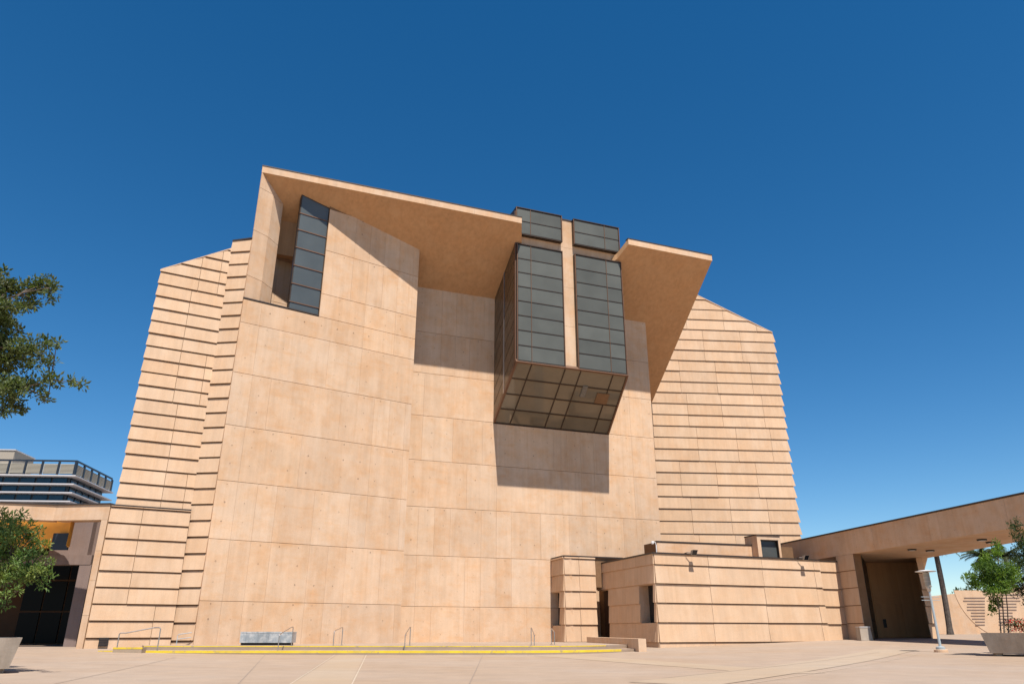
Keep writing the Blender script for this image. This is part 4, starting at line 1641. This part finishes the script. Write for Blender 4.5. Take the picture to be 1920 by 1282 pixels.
# ------------------------------------------------------------------ marble bench block
bp0, bp1 = at_z(448, 1209, PLAT), at_z(547, 1209, PLAT)
bench = empty('marble_bench', V(((bp0.x + bp1.x) / 2, bp0.y, PLAT)), 'grey marble block bench on a dark plinth against the front wall', 'bench')
dmm = 0.75
m = MB()
m.box((bp0.x + 0.06, bp0.y + 0.08, PLAT - 0.01), (bp1.x - 0.12, bp0.y + dmm - 0.05, PLAT + 0.13))
m.build('plinth', M['black'], bench)
hb = 0.56
cuts = [0.0, 0.11, 0.34, 0.55, 0.78, 1.0]
wb_ = bp1.x - bp0.x
for c0, c1 in zip(cuts[:-1], cuts[1:]):
    m = MB()
    m.box((bp0.x + wb_ * c0 + 0.004, bp0.y, PLAT + 0.131), (bp0.x + wb_ * c1 - 0.004, bp0.y + dmm, PLAT + 0.131 + hb - 0.06))
    m.build('marble_slab', M['granite'], bench)
m = MB()
m.box((bp0.x, bp0.y - 0.01, PLAT + 0.131 + hb - 0.058), (bp1.x, bp0.y + dmm + 0.01, PLAT + 0.131 + hb))
m.build('marble_top', M['granite'], bench)

# ------------------------------------------------------------------ floodlights, camera, box on the annex
def floodlight(px, py, label):
    p = X.at(px, py)
    z = zxt + 0.02
    s_ = (V((p.x, p.y, 0)) - X.o).dot(X.d)
    t = empty('floodlight', X.P(s_, z, 0.1), label, 'floodlight', 'floodlights on the annex parapet')
    m = MB()
    m.tube([X.P(s_ - 0.35, z + 0.08, -0.1), X.P(s_ - 0.3, z + 0.12, 0.25), X.P(s_ - 0.05, z + 0.1, 0.4)], 0.03, 6)
    m.build('arm', M['cap'], t)
    m = MB()
    fr = [X.P(s_ - 0.2, z - 0.08, 0.55), X.P(s_ + 0.2, z - 0.08, 0.55), X.P(s_ + 0.2, z + 0.26, 0.75), X.P(s_ - 0.2, z + 0.26, 0.75)]
    m.prism(fr, [X.P(s_ - 0.14, z + 0.0, 0.38), X.P(s_ + 0.14, z + 0.0, 0.38), X.P(s_ + 0.14, z + 0.24, 0.42), X.P(s_ - 0.14, z + 0.24, 0.42)])
    m.build('housing', M['penthouse'], t)
    m = MB()
    c = sum(fr, V()) / 4
    g_ = [c + (p_ - c) * 0.85 + (X.P(0, 0, 1) - X.P(0, 0, 0)) * 0.012 for p_ in fr]
    m.prism(g_, [p_ - X.n * 0.01 for p_ in g_])
    m.build('lens', M['pane_dark'], t)


floodlight(1292, 1040, 'steel floodlight on the annex parapet nearest the lantern wall')
floodlight(1500, 1046, 'steel floodlight on the annex parapet near the dormer window')
p = X.at(1236, 1035)
t = empty('security_camera', V((p.x, p.y, zxt + 0.1)) - X.n * 0.3, 'small white security camera on a post above the annex corner', 'camera')
b0 = V((p.x, p.y, zxt + 0.08)) - X.n * 0.3
m = MB()
m.tube([b0, b0 + V((0, 0, 0.5)), b0 + V((-0.06, -0.02, 0.68)), b0 + V((-0.2, -0.05, 0.74))], 0.035, 8)
m.build('post', M['white_metal'], t)
m = MB()
m.lathe((b0.x - 0.24, b0.y - 0.05, b0.z + 0.55), [(0.03, 0.0), (0.09, 0.04), (0.1, 0.12), (0.085, 0.2), (0.03, 0.22)], 12)
m.build('dome', M['white_metal'], t)
m = MB()
m.lathe((b0.x, b0.y, b0.z - 0.02), [(0.12, 0.0), (0.12, 0.05)], 10)
m.build('base_plate', M['white_metal'], t)

pq = gpx(1622, 1200)
m = MB()
hb_ = 23 / 1495 * pq.y
wb_ = 22 / 1495 * pq.y
m.prism([V((pq.x - wb_ * 0.5, pq.y - 0.35, pq.z)), V((pq.x + wb_ * 0.5, pq.y - 0.35, pq.z)), V((pq.x + wb_ * 0.44, pq.y - 0.30, pq.z + hb_)), V((pq.x - wb_ * 0.46, pq.y - 0.30, pq.z + hb_))],
        [V((pq.x - wb_ * 0.5, pq.y + 0.35, pq.z)), V((pq.x + wb_ * 0.5, pq.y + 0.35, pq.z)), V((pq.x + wb_ * 0.44, pq.y + 0.30, pq.z + hb_)), V((pq.x - wb_ * 0.46, pq.y + 0.30, pq.z + hb_))])
tb = empty('litter_bin', (pq.x, pq.y, pq.z), 'pale square concrete bin beside the walkway pier', 'bin')
m.build('body', M['planter'], tb)
m = MB()
m.box((pq.x - wb_ * 0.48, pq.y - 0.33, pq.z + hb_ + 0.002), (pq.x + wb_ * 0.46, pq.y + 0.33, pq.z + hb_ + 0.05))
m.build('lid', M['white_metal'], tb)

# ------------------------------------------------------------------ lamp post
lp = gpx(1765, 1222)
lh = 0.985 * 152 / 1500 * lp.y
lamp = empty('lamp_post', lp, 'pale grey lamp post with flat disc shade at the right', 'street lamp')
m = MB()
m.lathe(lp, [(0.30, -0.1), (0.30, 0.10), (0.28, 0.12)], 20)
m.build('plinth', M['adobe'], lamp)
m = MB()
m.lathe(lp, [(0.2, 0.121), (0.2, 0.22), (0.12, 0.26)], 16)
m.build('base', M['pale_steel'], lamp)
m = MB()
m.tube([lp + V((0, 0, 0.25)), lp + V((0, 0, lh * 0.72))], [0.062, 0.048], 12)
m.build('pole', M['pale_steel'], lamp)
m = MB()
m.lathe(lp + V((0, 0, lh * 0.72)), [(0.05, 0.0), (0.085, 0.04), (0.10, 0.16), (0.10, 0.20)], 14)
m.build('collar', M['steel'], lamp)
m = MB()
m.lathe(lp + V((0, 0, lh * 0.72)), [(0.13, 0.201), (0.14, 0.45), (0.14, 0.86), (0.11, 0.9)], 16)
m.build('lantern_glass', M['louvre'], lamp)
for zz in (0.21, 0.45, 0.62, 0.84):
    m = MB()
    m.lathe(lp + V((0, 0, lh * 0.72)), [(0.15, zz), (0.155, zz + 0.03)], 16)
    m.build('ring', M['steel'], lamp)
m = MB()
zt = lh * 0.72 + 0.91
m.lathe(lp + V((0, 0, zt)), [(0.46, 0.0), (0.47, 0.02), (0.2, 0.07), (0.05, 0.09)], 28)
m.build('disc_shade', M['white_metal'], lamp)
for zz in (lh * 0.655, lh * 0.615):
    m = MB()
    m.tube([lp + V((-0.45, 0, zz)), lp + V((0.45, 0.05, zz))], 0.014, 6)
    m.build('cross_bar', M['pale_steel'], lamp)

# ------------------------------------------------------------------ planters
def planter(name, c, hw, hd, h, splay, label, rotz=0.0):
    t = empty(name, c, label, 'planter')
    ca, sa = math.cos(rotz), math.sin(rotz)

    def q(x, y, z):
        return V((c.x + x * ca - y * sa, c.y + x * sa + y * ca, c.z + z))
    m = MB()
    a = [q(-hw, -hd, 0.12), q(hw, -hd, 0.12), q(hw, hd, 0.12), q(-hw, hd, 0.12)]
    b = [q(-hw - splay, -hd - splay, h), q(hw + splay, -hd - splay, h), q(hw + splay, hd + splay, h), q(-hw - splay, hd + splay, h)]
    i_ = [q(-hw - splay + 0.12, -hd - splay + 0.12, h), q(hw + splay - 0.12, -hd - splay + 0.12, h), q(hw + splay - 0.12, hd + splay - 0.12, h), q(-hw - splay + 0.12, hd + splay - 0.12, h)]
    j_ = [p_ - V((0, 0, 0.12)) for p_ in i_]
    vs = a + b + i_ + j_
    fs = [(3, 2, 1, 0)]
    for k in range(4):
        n = (k + 1) % 4
        fs += [(k, n, 4 + n, 4 + k), (4 + k, 4 + n, 8 + n, 8 + k), (8 + k, 8 + n, 12 + n, 12 + k)]
    m.add(vs, fs)
    m.build('bowl', M['planter'], t)
    m = MB()
    m.prism([p_ + V((0, 0, 0.02)) for p_ in j_], [p_ - V((0, 0, 0.05)) for p_ in j_])
    m.build('soil', M['soil'], t)
    for sx, sy in ((-1, -1), (1, -1), (1, 1), (-1, 1)):
        m = MB()
        p_ = q(sx * (hw - 0.25), sy * (hd - 0.25), 0)
        m.box((p_.x - 0.12, p_.y - 0.12, p_.z - 0.1), (p_.x + 0.12, p_.y + 0.12, p_.z + 0.119))
        m.build('foot', M['planter'], t)
    return t


pl_r = gpx(1858, 1229.5)
hR = 0.97 * 42 / 1500 * pl_r.y
rzR = R(-33)
cR = pl_r + V((0.95 * math.cos(rzR) - 0.85 * math.sin(rzR), 0.95 * math.sin(rzR) + 0.85 * math.cos(rzR), 0))
planter('planter', cR, 0.95, 0.85, hR, 0.2, 'grey concrete planter with young trees and red flowers at the right', rzR)
pl_l = gpx(14, 1262)
hL = 0.97 * 64 / 1500 * pl_l.y
rzL = R(34)
cL_ = pl_l + V((-0.9 * math.cos(rzL) - 0.85 * math.sin(rzL), -0.9 * math.sin(rzL) + 0.85 * math.cos(rzL), 0))
planter('planter', cL_, 0.9, 0.85, hL, 0.16, 'grey concrete planter cut by the left edge below a leafy tree', rzL)


# ------------------------------------------------------------------ vegetation
def leaf_mesh(name, spots, size, mat, parent, rng, per=14, spread=0.2, up_bias=0.25, origin=None):
    vs, fs = [], []
    for c, r_ in spots:
        for _ in range(per):
            d = V((rng.gauss(0, 1), rng.gauss(0, 1), rng.gauss(0, 1)))
            if d.length < 1e-6:
                continue
            d.normalize()
            p = c + d * r_ * (rng.random() ** 0.5)
            ax = (d + V((rng.uniform(-.6, .6), rng.uniform(-.6, .6), rng.uniform(-.6, .6) + up_bias))).normalized()
            sd2 = ax.cross(V((rng.uniform(-1, 1), rng.uniform(-1, 1), rng.uniform(-1, 1))))
            if sd2.length < 1e-3:
                continue
            sd2.normalize()
            L = size * rng.uniform(0.65, 1.25)
            w_ = L * 0.40
            nrm = ax.cross(sd2) * (L * 0.10)
            b = len(vs)
            vs += [p, p + ax * L * 0.5 + sd2 * w_ * 0.5 + nrm, p + ax * L, p + ax * L * 0.5 - sd2 * w_ * 0.5 + nrm]
            fs += [(b, b + 1, b + 2), (b, b + 2, b + 3)]
    return mesh(name, vs, fs, mat, parent, origin=origin)


def tree(name, label, base, stems, clumps, leaf, mat, seed, twig=0.22, per=14, density=1.0, group=None):
    rng = random.Random(seed)
    t = empty(name, base, label, 'tree', group)
    m = MB()
    for pts, r0, r1 in stems:
        n = len(pts)
        m.tube(pts, [r0 + (r1 - r0) * i / (n - 1) for i in range(n)], 7)
    spots = []
    stem_pts = [V(p) for pts, _, _ in stems for p in pts]
    for c, rx, ry, rz in clumps:
        c = V(c)
        near = min(stem_pts, key=lambda q_: (q_ - c).length)
        m.tube([near, near.lerp(c, 0.55) + V((0, 0, 0.05)), c], [0.022, 0.014, 0.006], 5)
        vol = rx * ry * rz
        n = max(4, int(density * 9 * (vol ** (2 / 3)) / (twig ** 2)))
        for _ in range(n):
            d = V((rng.gauss(0, 1), rng.gauss(0, 1), rng.gauss(0, 1))).normalized()
            rr = rng.random() ** 0.45
            spots.append((c + V((d.x * rx, d.y * ry, d.z * rz)) * rr, twig * rng.uniform(0.6, 1.1)))
        for _ in range(max(3, n // 12)):
            q_, _r = rng.choice(spots[-n:])
            m.tube([c, c.lerp(q_, 0.6) + V((0, 0, -0.03)), q_], [0.012, 0.008, 0.004], 4)
    m.build('trunk', M['bark'], t)
    leaf_mesh('crown', spots, leaf, mat, t, rng, per)
    return t


def clump_px(px, py, rpx, Y, rpy=None, dy=0.0, deep=1.0):
    r = ray(px, py)
    tt = (Y + dy) / r.y
    p = r * tt
    p.z += EYE
    k = tt
    rx = rpx * k
    rz = (rpy if rpy else rpx) * k
    return (p, rx, max(rx, rz) * deep, rz)


# large tree leaning in from the left
YT = 20.0
tb_ = V((-18.2, 20.5, gz(-18.2, 20.5)))
cl = [(-10, 545, 26, 22), (22, 540, 26, 18), (58, 540, 20, 20), (84, 535, 17, 18), (95, 545, 8, 22), (62, 568, 18, 9), (10, 575, 28, 14), (45, 575, 12, 8), (4, 508, 9, 8), (12, 600, 18, 10), (34, 618, 10, 8), (-30, 600, 40, 60),
      (4, 640, 26, 22), (45, 650, 24, 20), (18, 672, 34, 22), (85, 645, 16, 12), (107, 640, 6, 6), (72, 665, 14, 10), (88, 678, 14, 7), (50, 685, 18, 8), (-30, 700, 40, 60),
      (20, 715, 20, 14), (55, 720, 22, 14), (88, 708, 12, 12), (112, 715, 10, 7), (135, 712, 8, 5), (147, 719, 12, 6), (78, 742, 10, 8), (20, 735, 28, 14), (5, 768, 14, 16), (40, 765, 14, 10), (25, 750, 14, 10), (90, 750, 5, 4), (-40, 770, 30, 30), (-50, 520, 40, 40)]
rng0 = random.Random(5)
clumps = [clump_px(a, b, c, YT, d, rng0.uniform(-0.5, 0.9), 0.9) for a, b, c, d in cl]
top = tb_ + V((0.3, 0, 5.0))
mid = V((-16.5, 20.3, 6.4))
stems = [([tb_, tb_ + V((0.1, 0, 2.5)), top, mid], 0.22, 0.12),
         ([mid, V((-15.2, 20.2, 7.6)), clump_px(-8, 650, 1, YT)[0], clump_px(40, 655, 1, YT)[0]], 0.10, 0.03),
         ([mid, V((-15.6, 20.2, 7.0)), clump_px(-10, 735, 1, YT)[0], clump_px(40, 728, 1, YT)[0], clump_px(95, 713, 1, YT)[0], clump_px(140, 716, 1, YT)[0]], 0.05, 0.008),
         ([mid, V((-15.6, 20.3, 8.6)), clump_px(-12, 570, 1, YT)[0], clump_px(40, 550, 1, YT)[0], clump_px(85, 540, 1, YT)[0]], 0.06, 0.010)]
tree('large_tree', 'large olive green tree whose branches reach in high at the left edge', tb_, stems, clumps, 0.14, M['leaf_a'], 11, twig=0.13, per=10, density=0.7)

# tree in the left planter
YP = cL_.y
tb_ = V((cL_.x - 0.1, cL_.y, cL_.z + hL - 0.1))
cl = [(-15, 1000, 50, 30), (20, 1000, 28, 24), (22, 972, 16, 12), (45, 1005, 20, 18), (62, 1020, 14, 14), (20, 1035, 30, 20), (50, 1040, 22, 16), (72, 1040, 10, 8), (60, 1070, 24, 16), (30, 1065, 26, 18), (0, 1080, 24, 16), (-20, 1050, 40, 40), (80, 1068, 8, 7), (5, 1115, 10, 7), (25, 1085, 20, 8), (50, 1085, 18, 8), (84, 1022, 7, 5), (92, 1052, 7, 5), (72, 998, 7, 7), (42, 966, 7, 7), (3, 962, 9, 7), (80, 1094, 8, 6), (33, 1108, 8, 6), (8, 1134, 6, 5), (58, 985, 8, 6), (92, 1078, 6, 4)]
clumps = [clump_px(a, b, c * 0.9, YP, d * 0.9, rng0.uniform(-0.5, 0.6), 0.9) for a, b, c, d in cl]
c1 = clump_px(-8, 1098, 1, YP)[0]
stems = [([tb_, tb_ + V((-0.05, 0, 0.7)), c1, clump_px(20, 1050, 1, YP)[0]], 0.07, 0.03), ([c1, clump_px(12, 1097, 1, YP)[0], clump_px(32, 1088, 1, YP)[0], clump_px(55, 1070, 1, YP)[0]], 0.035, 0.012)]
tree('planter_tree', 'bushy glossy green tree growing in the left planter', tb_, stems, clumps, 0.125, M['leaf_b'], 12, twig=0.14, per=13, density=0.6)

# young trees in the right planter
YR = cR.y
zb = cR.z + hR - 0.1
tb_ = V((cR.x - 0.55, YR, zb))
cl = [(1850, 1085, 30, 16), (1870, 1070, 26, 18), (1845, 1065, 18, 10), (1815, 1082, 12, 6), (1830, 1095, 16, 6), (1880, 1095, 26, 16), (1860, 1105, 22, 10), (1895, 1075, 20, 18), (1850, 1052, 16, 12), (1870, 1040, 10, 10), (1870, 1025, 8, 10), (1865, 1125, 12, 8), (1862, 1140, 8, 8), (1835, 1060, 10, 6)]
clumps = [clump_px(a, b, c, YR, d, rng0.uniform(-0.4, 0.4), 0.8) for a, b, c, d in cl]
st_ = []
for k, (bx, tx, ty) in enumerate(((1876, 1866, 1085), (1882, 1875, 1075), (1890, 1884, 1090))):
    b0 = clump_px(bx, 1185, 1, YR)[0]
    b0.z = zb
    st_.append(([b0, clump_px((bx + tx) / 2 + 2, 1140, 1, YR)[0], clump_px(tx, ty, 1, YR)[0]], 0.03, 0.015))
tree('planter_tree', 'slim young tree with lime green leaves in the right planter', tb_, st_, clumps, 0.12, M['leaf_c'], 13, twig=0.13, per=14, density=0.75)
YR2 = cR.y + 0.5
tb_ = V((cR.x + 0.4, YR2, zb))
cl = [(1905, 985, 10, 14), (1915, 1010, 14, 14), (1925, 1040, 26, 30), (1910, 1065, 18, 20), (1920, 1100, 24, 24), (1900, 1100, 16, 12), (1935, 1130, 20, 14), (1897, 1000, 6, 8), (1900, 1040, 10, 10), (1950, 1060, 40, 60)]
clumps = [clump_px(a, b, c, YR2, d, rng0.uniform(-0.3, 0.5), 0.8) for a, b, c, d in cl]
b0 = clump_px(1925, 1185, 1, YR2)[0]
b0.z = zb
st_ = [([b0, clump_px(1926, 1120, 1, YR2)[0], clump_px(1922, 1020, 1, YR2)[0]], 0.05, 0.02)]
tree('planter_tree', 'darker green tree cut by the right edge behind the lime one', tb_, st_, clumps, 0.10, M['leaf_d'], 14, twig=0.13, per=13, density=0.6)

# red flowers
fl = empty('flower_bush', V((cR.x + 0.45, cR.y - 0.5, zb)), 'low bush of red flowers in the right planter', 'flowers')
rng = random.Random(3)
fc = Wall(90, (0, pl_r.y + 0.35)).at(1908, 1183)
fc.z = max(fc.z, zb + 0.1)
spots = [(fc + V((rng.uniform(-0.5, 0.9), rng.uniform(-0.35, 0.35), rng.uniform(-0.05, 0.45))), 0.10) for _ in range(70)]
leaf_mesh('foliage', spots, 0.10, M['leaf_d'], fl, rng, 10)
spots = [(fc + V((rng.uniform(-0.5, 0.9), rng.uniform(-0.45, 0.1), rng.uniform(-0.05, 0.50))), 0.05) for _ in range(46)]
leaf_mesh('petals', spots, 0.08, M['petal'], fl, rng, 9)['kind'] = 'stuff'


# palms beyond the walkway
def frond(m, c, az, el, L, rng):
    n = 7
    pts = []
    for i in range(n):
        t_ = i / (n - 1)
        dr = el - t_ * t_ * 1.5
        pts.append(c + V((math.cos(az) * L * t_, math.sin(az) * L * t_, L * (t_ * math.sin(el) - 0.45 * t_ * t_))))
    for i in range(1, n):
        p = pts[i]
        tng = (pts[i] - pts[i - 1]).normalized()
        sd2 = tng.cross(V((0, 0, 1))).normalized()
        for k in range(3):
            for sgn in (-1, 1):
                q_ = pts[i - 1].lerp(p, k / 3)
                tip = q_ + sd2 * sgn * L * 0.32 * (1 - 0.5 * i / n) + tng * L * 0.16 + V((0, 0, -L * 0.10 + rng.uniform(-.05, .05)))
                m.add([q_ - tng * 0.03 * L, q_ + tng * 0.03 * L, tip], [(0, 1, 2)])
    m.tube(pts, [0.03 * L / 2.2] * n, 4)


def palm(base, top, r0, r1, L, nf, label, seed):
    rng = random.Random(seed)
    t = empty('palm_tree', base, label, 'palm tree', 'palms beyond the covered walkway')
    m = MB()
    n = 14
    pts = [base.lerp(top, i / n) + V((math.sin(i * 0.3) * 0.06, 0, 0)) for i in range(n + 1)]
    rad = [r0 + (r1 - r0) * i / n for i in range(n + 1)]
    rad[0] *= 1.25
    rad[-1] = r1 * 1.5
    rad[-2] = r1 * 1.45
    m.tube(pts, rad, 9)
    m.build('trunk', M['palm_bark'], t)
    m = MB()
    for i in range(nf):
        frond(m, top, rng.uniform(0, 6.283), rng.uniform(-0.7, 1.2), L * rng.uniform(0.8, 1.1), rng)
    m.build('crown', M['palm'], t)


pb_ = Wall(90, (0, 74)).at(1782, 1189)
pt_ = Wall(90, (0, 74)).at(1752, 1008)
pb_.z = gz(pb_.x, pb_.y)
palm(pb_, V((pt_.x - 0.1, pt_.y, pt_.z)), 0.27, 0.22, 1.9, 26, 'tall palm with thick dark trunk rising behind the lamp post', 21)
pt2 = Wall(90, (0, 150)).at(1842, 1042)
palm(V((pt2.x + 0.4, 150, 0)), pt2, 0.4, 0.3, 3.6, 44, 'full headed palm showing left of the lime green tree', 22)
pt3 = Wall(90, (0, 150)).at(1884, 1040)
palm(V((pt3.x + 0.4, 150, 0)), pt3, 0.4, 0.28, 2.9, 34, 'thin far palm partly hidden by the lime green tree', 23)

# plaza wall with its round relief
PW = Wall(92, (0, 80))
pw0, pw1 = PW.S(1690, 1150), PW.S(2300, 1150)
zp_l, zp_r = PW.sz(1735, 1118)[1], PW.sz(1920, 1099)[1]
slp = (zp_r - zp_l) / (PW.S(1920, 1099) - PW.S(1735, 1118))
zpt = lambda s: zp_l + slp * (s - PW.S(1735, 1118))
pw = empty('plaza_wall', PW.P(PW.S(1800, 1150), 0.8), 'tan boundary wall with round relief and slits behind the palm', 'wall')
m = MB()
fr = [PW.P(pw0, 0.2), PW.P(pw1, 0.2), PW.P(pw1, zpt(pw1)), PW.P(pw0, zpt(pw0))]
m.prism(fr, [p - PW.n * 0.5 for p in fr])
m.build('wall', M['adobe'], pw)
cs_, cz_ = PW.sz(1880, 1098)
rd = abs(PW.S(1786, 1098) - cs_)
arc = []
for i in range(40):
    a = math.pi + i / 39 * math.pi
    arc.append((cs_ + rd * math.cos(a), cz_ + rd * 1.02 * math.sin(a)))
disc = cell([(cs_ + rd, cz_ + 3)] + [(cs_ - rd, cz_ + 3)] + arc, cs_ - rd, cs_ + rd, 0.75, zpt(cs_) - 0.15)
if area(disc) < 0:
    disc.reverse()
m = MB()
m.prism([PW.P(a, b, 0.035) for a, b in disc], [PW.P(a, b, 0.0) for a, b in disc])
m.build('round_relief', M['adobe_lap'], pw)
rng = random.Random(9)
for i in range(12):
    py_ = 1109 + i * 5.6
    wdt = 46 - 2.5 * i + rng.uniform(-3, 3)
    x1_ = 1846
    for xa, xb in ((x1_ - wdt, x1_), (1872, 1872 + wdt)):
        m = MB()
        z_ = PW.sz(1830, py_)[1]
        if z_ > zpt(PW.S(xa, py_)) - 0.3:
            continue
        m.wbox(PW, PW.S(xa, py_), PW.S(xb, py_), z_ - 0.04, z_ + 0.04, 0.036, 0.07)
        m.build('slit_shade', M['grey_conc'], pw)  # raised grey bars stand in for the shade inside the slits
# far hedge or hill top just over the wall
hc = Wall(90, (0, 140)).at(1812, 1106)
rng = random.Random(4)
t = empty('distant_tree', V((hc.x, 140, 0)), 'small dark treetop peeping over the boundary wall', 'tree')
spots = [(hc + V((rng.uniform(-2.2, 2.2), rng.uniform(-1, 1), rng.uniform(-2.0, 0.3))), 0.5) for _ in range(60)]
leaf_mesh('crown', spots, 0.45, M['leaf_d'], t, rng, 14)
m = MB()
m.tube([V((hc.x, 140, 0)), hc], 0.25, 6)
m.build('trunk', M['bark'], t)

# ------------------------------------------------------------------ office tower far left
YO = 340.0
cO = Wall(90, (0, YO)).at(145, 862.5)
O1 = Wall(86, (cO.x, cO.y))
O2 = Wall(173, (cO.x, cO.y))
O2 = Wall(-7, (cO.x, cO.y))
off_t = empty('office_tower', V((cO.x, cO.y, 0)), 'distant office tower of white floor slabs and dark glass over the gateway', 'building')
k_ = YO / 1420.0
zt0 = O1.sz(145, 862.5)[1]
zdeck = O1.sz(145, 891)[1]
fl_h = O1.sz(142, 907)[1] - O1.sz(139, 923)[1]
L1, L2 = 90.0, (V((Wall(-7, (cO.x, cO.y)).at(212, 897).x, 0, 0)).x)
e2 = Wall(-7, (cO.x, cO.y)).at(211, 897)
d2 = V((e2.x - cO.x, e2.y - cO.y, 0))
L2 = d2.length
d2.normalize()
n2_ = V((d2.y, -d2.x, 0))
d1 = -O1.d
n1_ = O1.n
c0_ = V((cO.x, cO.y, 0))


def tw(a, b, z, o=0.0):
    """a metres along the long front to the left, b metres back along the side"""
    return c0_ + d1 * a + d2 * b + (-d1 * 0 + (-d2) * o + (-d1) * o) + V((0, 0, z))


def tw_box(m, a0, a1, b0, b1, z0, z1):
    f = [tw(a1, b0, z0), tw(a0, b0, z0), tw(a0, b0, z1), tw(a1, b0, z1)]
    k = [tw(a1, b1, z0), tw(a0, b1, z0), tw(a0, b1, z1), tw(a1, b1, z1)]
    m.prism(f, k)


m = MB()
tw_box(m, 2.6, L1, 2.6, L2 - 2.6, 0, zdeck - 0.4)
core = m.build('core', M['tower_dark'], off_t)
for i in range(5):
    z_ = zdeck - i * fl_h
    m = MB()
    tw_box(m, -1.3, L1, -1.3, L2 + 1.3, z_ - 0.55, z_)
    m.build('floor_slab', M['tower_white'], off_t)
bay = 7.2
for i in range(5):
    z1_ = zdeck - i * fl_h - 0.55
    z0_ = z1_ - fl_h + 0.8
    for j in range(8):
        m = MB()
        tw_box(m, 3.2 + j * bay + 0.5, 3.2 + (j + 1) * bay - 0.5, 2.2, 2.58, z0_, z1_ - 0.05)
        m.build('window_pane', M['tower_pane'], off_t)
    nb = int((L2 - 6) / 7.2)
    for j in range(nb):
        m = MB()
        tw_box(m, 2.2, 2.58, 3 + j * 7.2 + 0.6, 3 + (j + 1) * 7.2 - 0.6, z0_, z1_ - 0.05)
        m.build('window_pane', M['tower_pane'], off_t)
# screen of louvres round the roof
zs0, zs1 = zdeck + 0.7, zt0
m = MB()
tw_box(m, -0.15, L1, -0.15, 0.35, zs1 - 0.8, zs1)
m.build('top_rail', M['tower_dark'], off_t)
m = MB()
tw_box(m, -0.15, 0.35, 0.36, L2, zs1 - 0.8, zs1)
m.build('top_rail', M['tower_dark'], off_t)
pitch = 7.4
for j in range(9):
    m = MB()
    tw_box(m, j * pitch - 0.1, j * pitch + 0.75, -0.2, 0.5, zdeck, zs1 - 0.81)
    m.build('screen_post', M['tower_dark'], off_t)
    m = MB()
    tw_box(m, j * pitch + 0.9, (j + 1) * pitch - 0.25, 0.9, 1.1, zs0, zs1 - 1.7)
    m.build('screen_backing', M['tower_dark'], off_t)
    for k in range(8):
        z_ = zs0 + 0.2 + k * (zs1 - zs0 - 1.8) / 8
        m = MB()
        tw_box(m, j * pitch + 0.9, (j + 1) * pitch - 0.25, 0.0, 0.5, z_, z_ + (zs1 - zs0 - 1.8) / 8 * 0.6)
        m.build('louvre', M['louvre'], off_t)
nb = max(5, int(L2 / 14))
p2 = L2 / 5
for j in range(6):
    m = MB()
    tw_box(m, -0.2, 0.5, j * p2 + (0.51 if j == 0 else 0), j * p2 + 1.3, zdeck, zs1 - 0.81)
    m.build('screen_post', M['tower_dark'], off_t)
    if j < 5:
        m = MB()
        tw_box(m, 0.9, 1.1, j * p2 + 1.5, (j + 1) * p2 - 0.3, zs0, zs1 - 1.7)
        m.build('screen_backing', M['tower_dark'], off_t)
        for k in range(8):
            z_ = zs0 + 0.2 + k * (zs1 - zs0 - 1.8) / 8
            m = MB()
            tw_box(m, 0.0, 0.5, j * p2 + 1.5, (j + 1) * p2 - 0.3, z_, z_ + (zs1 - zs0 - 1.8) / 8 * 0.6)
            m.build('louvre', M['louvre'], off_t)
m = MB()
pc0 = Wall(86, (cO.x, cO.y), -18).at(36, 846)
a_pc = -(V((pc0.x, pc0.y, 0)) - c0_).dot(O1.d)
tw_box(m, a_pc, L1, 16, L2 - 8, zdeck + 0.02, pc0.z)
m.build('penthouse', M['penthouse'], off_t)
m = MB()
tw_box(m, a_pc - 0.4, L1, 15.6, L2 - 7.6, pc0.z + 0.01, pc0.z + 0.5)
m.build('penthouse_roof', M['tower_white'], off_t)
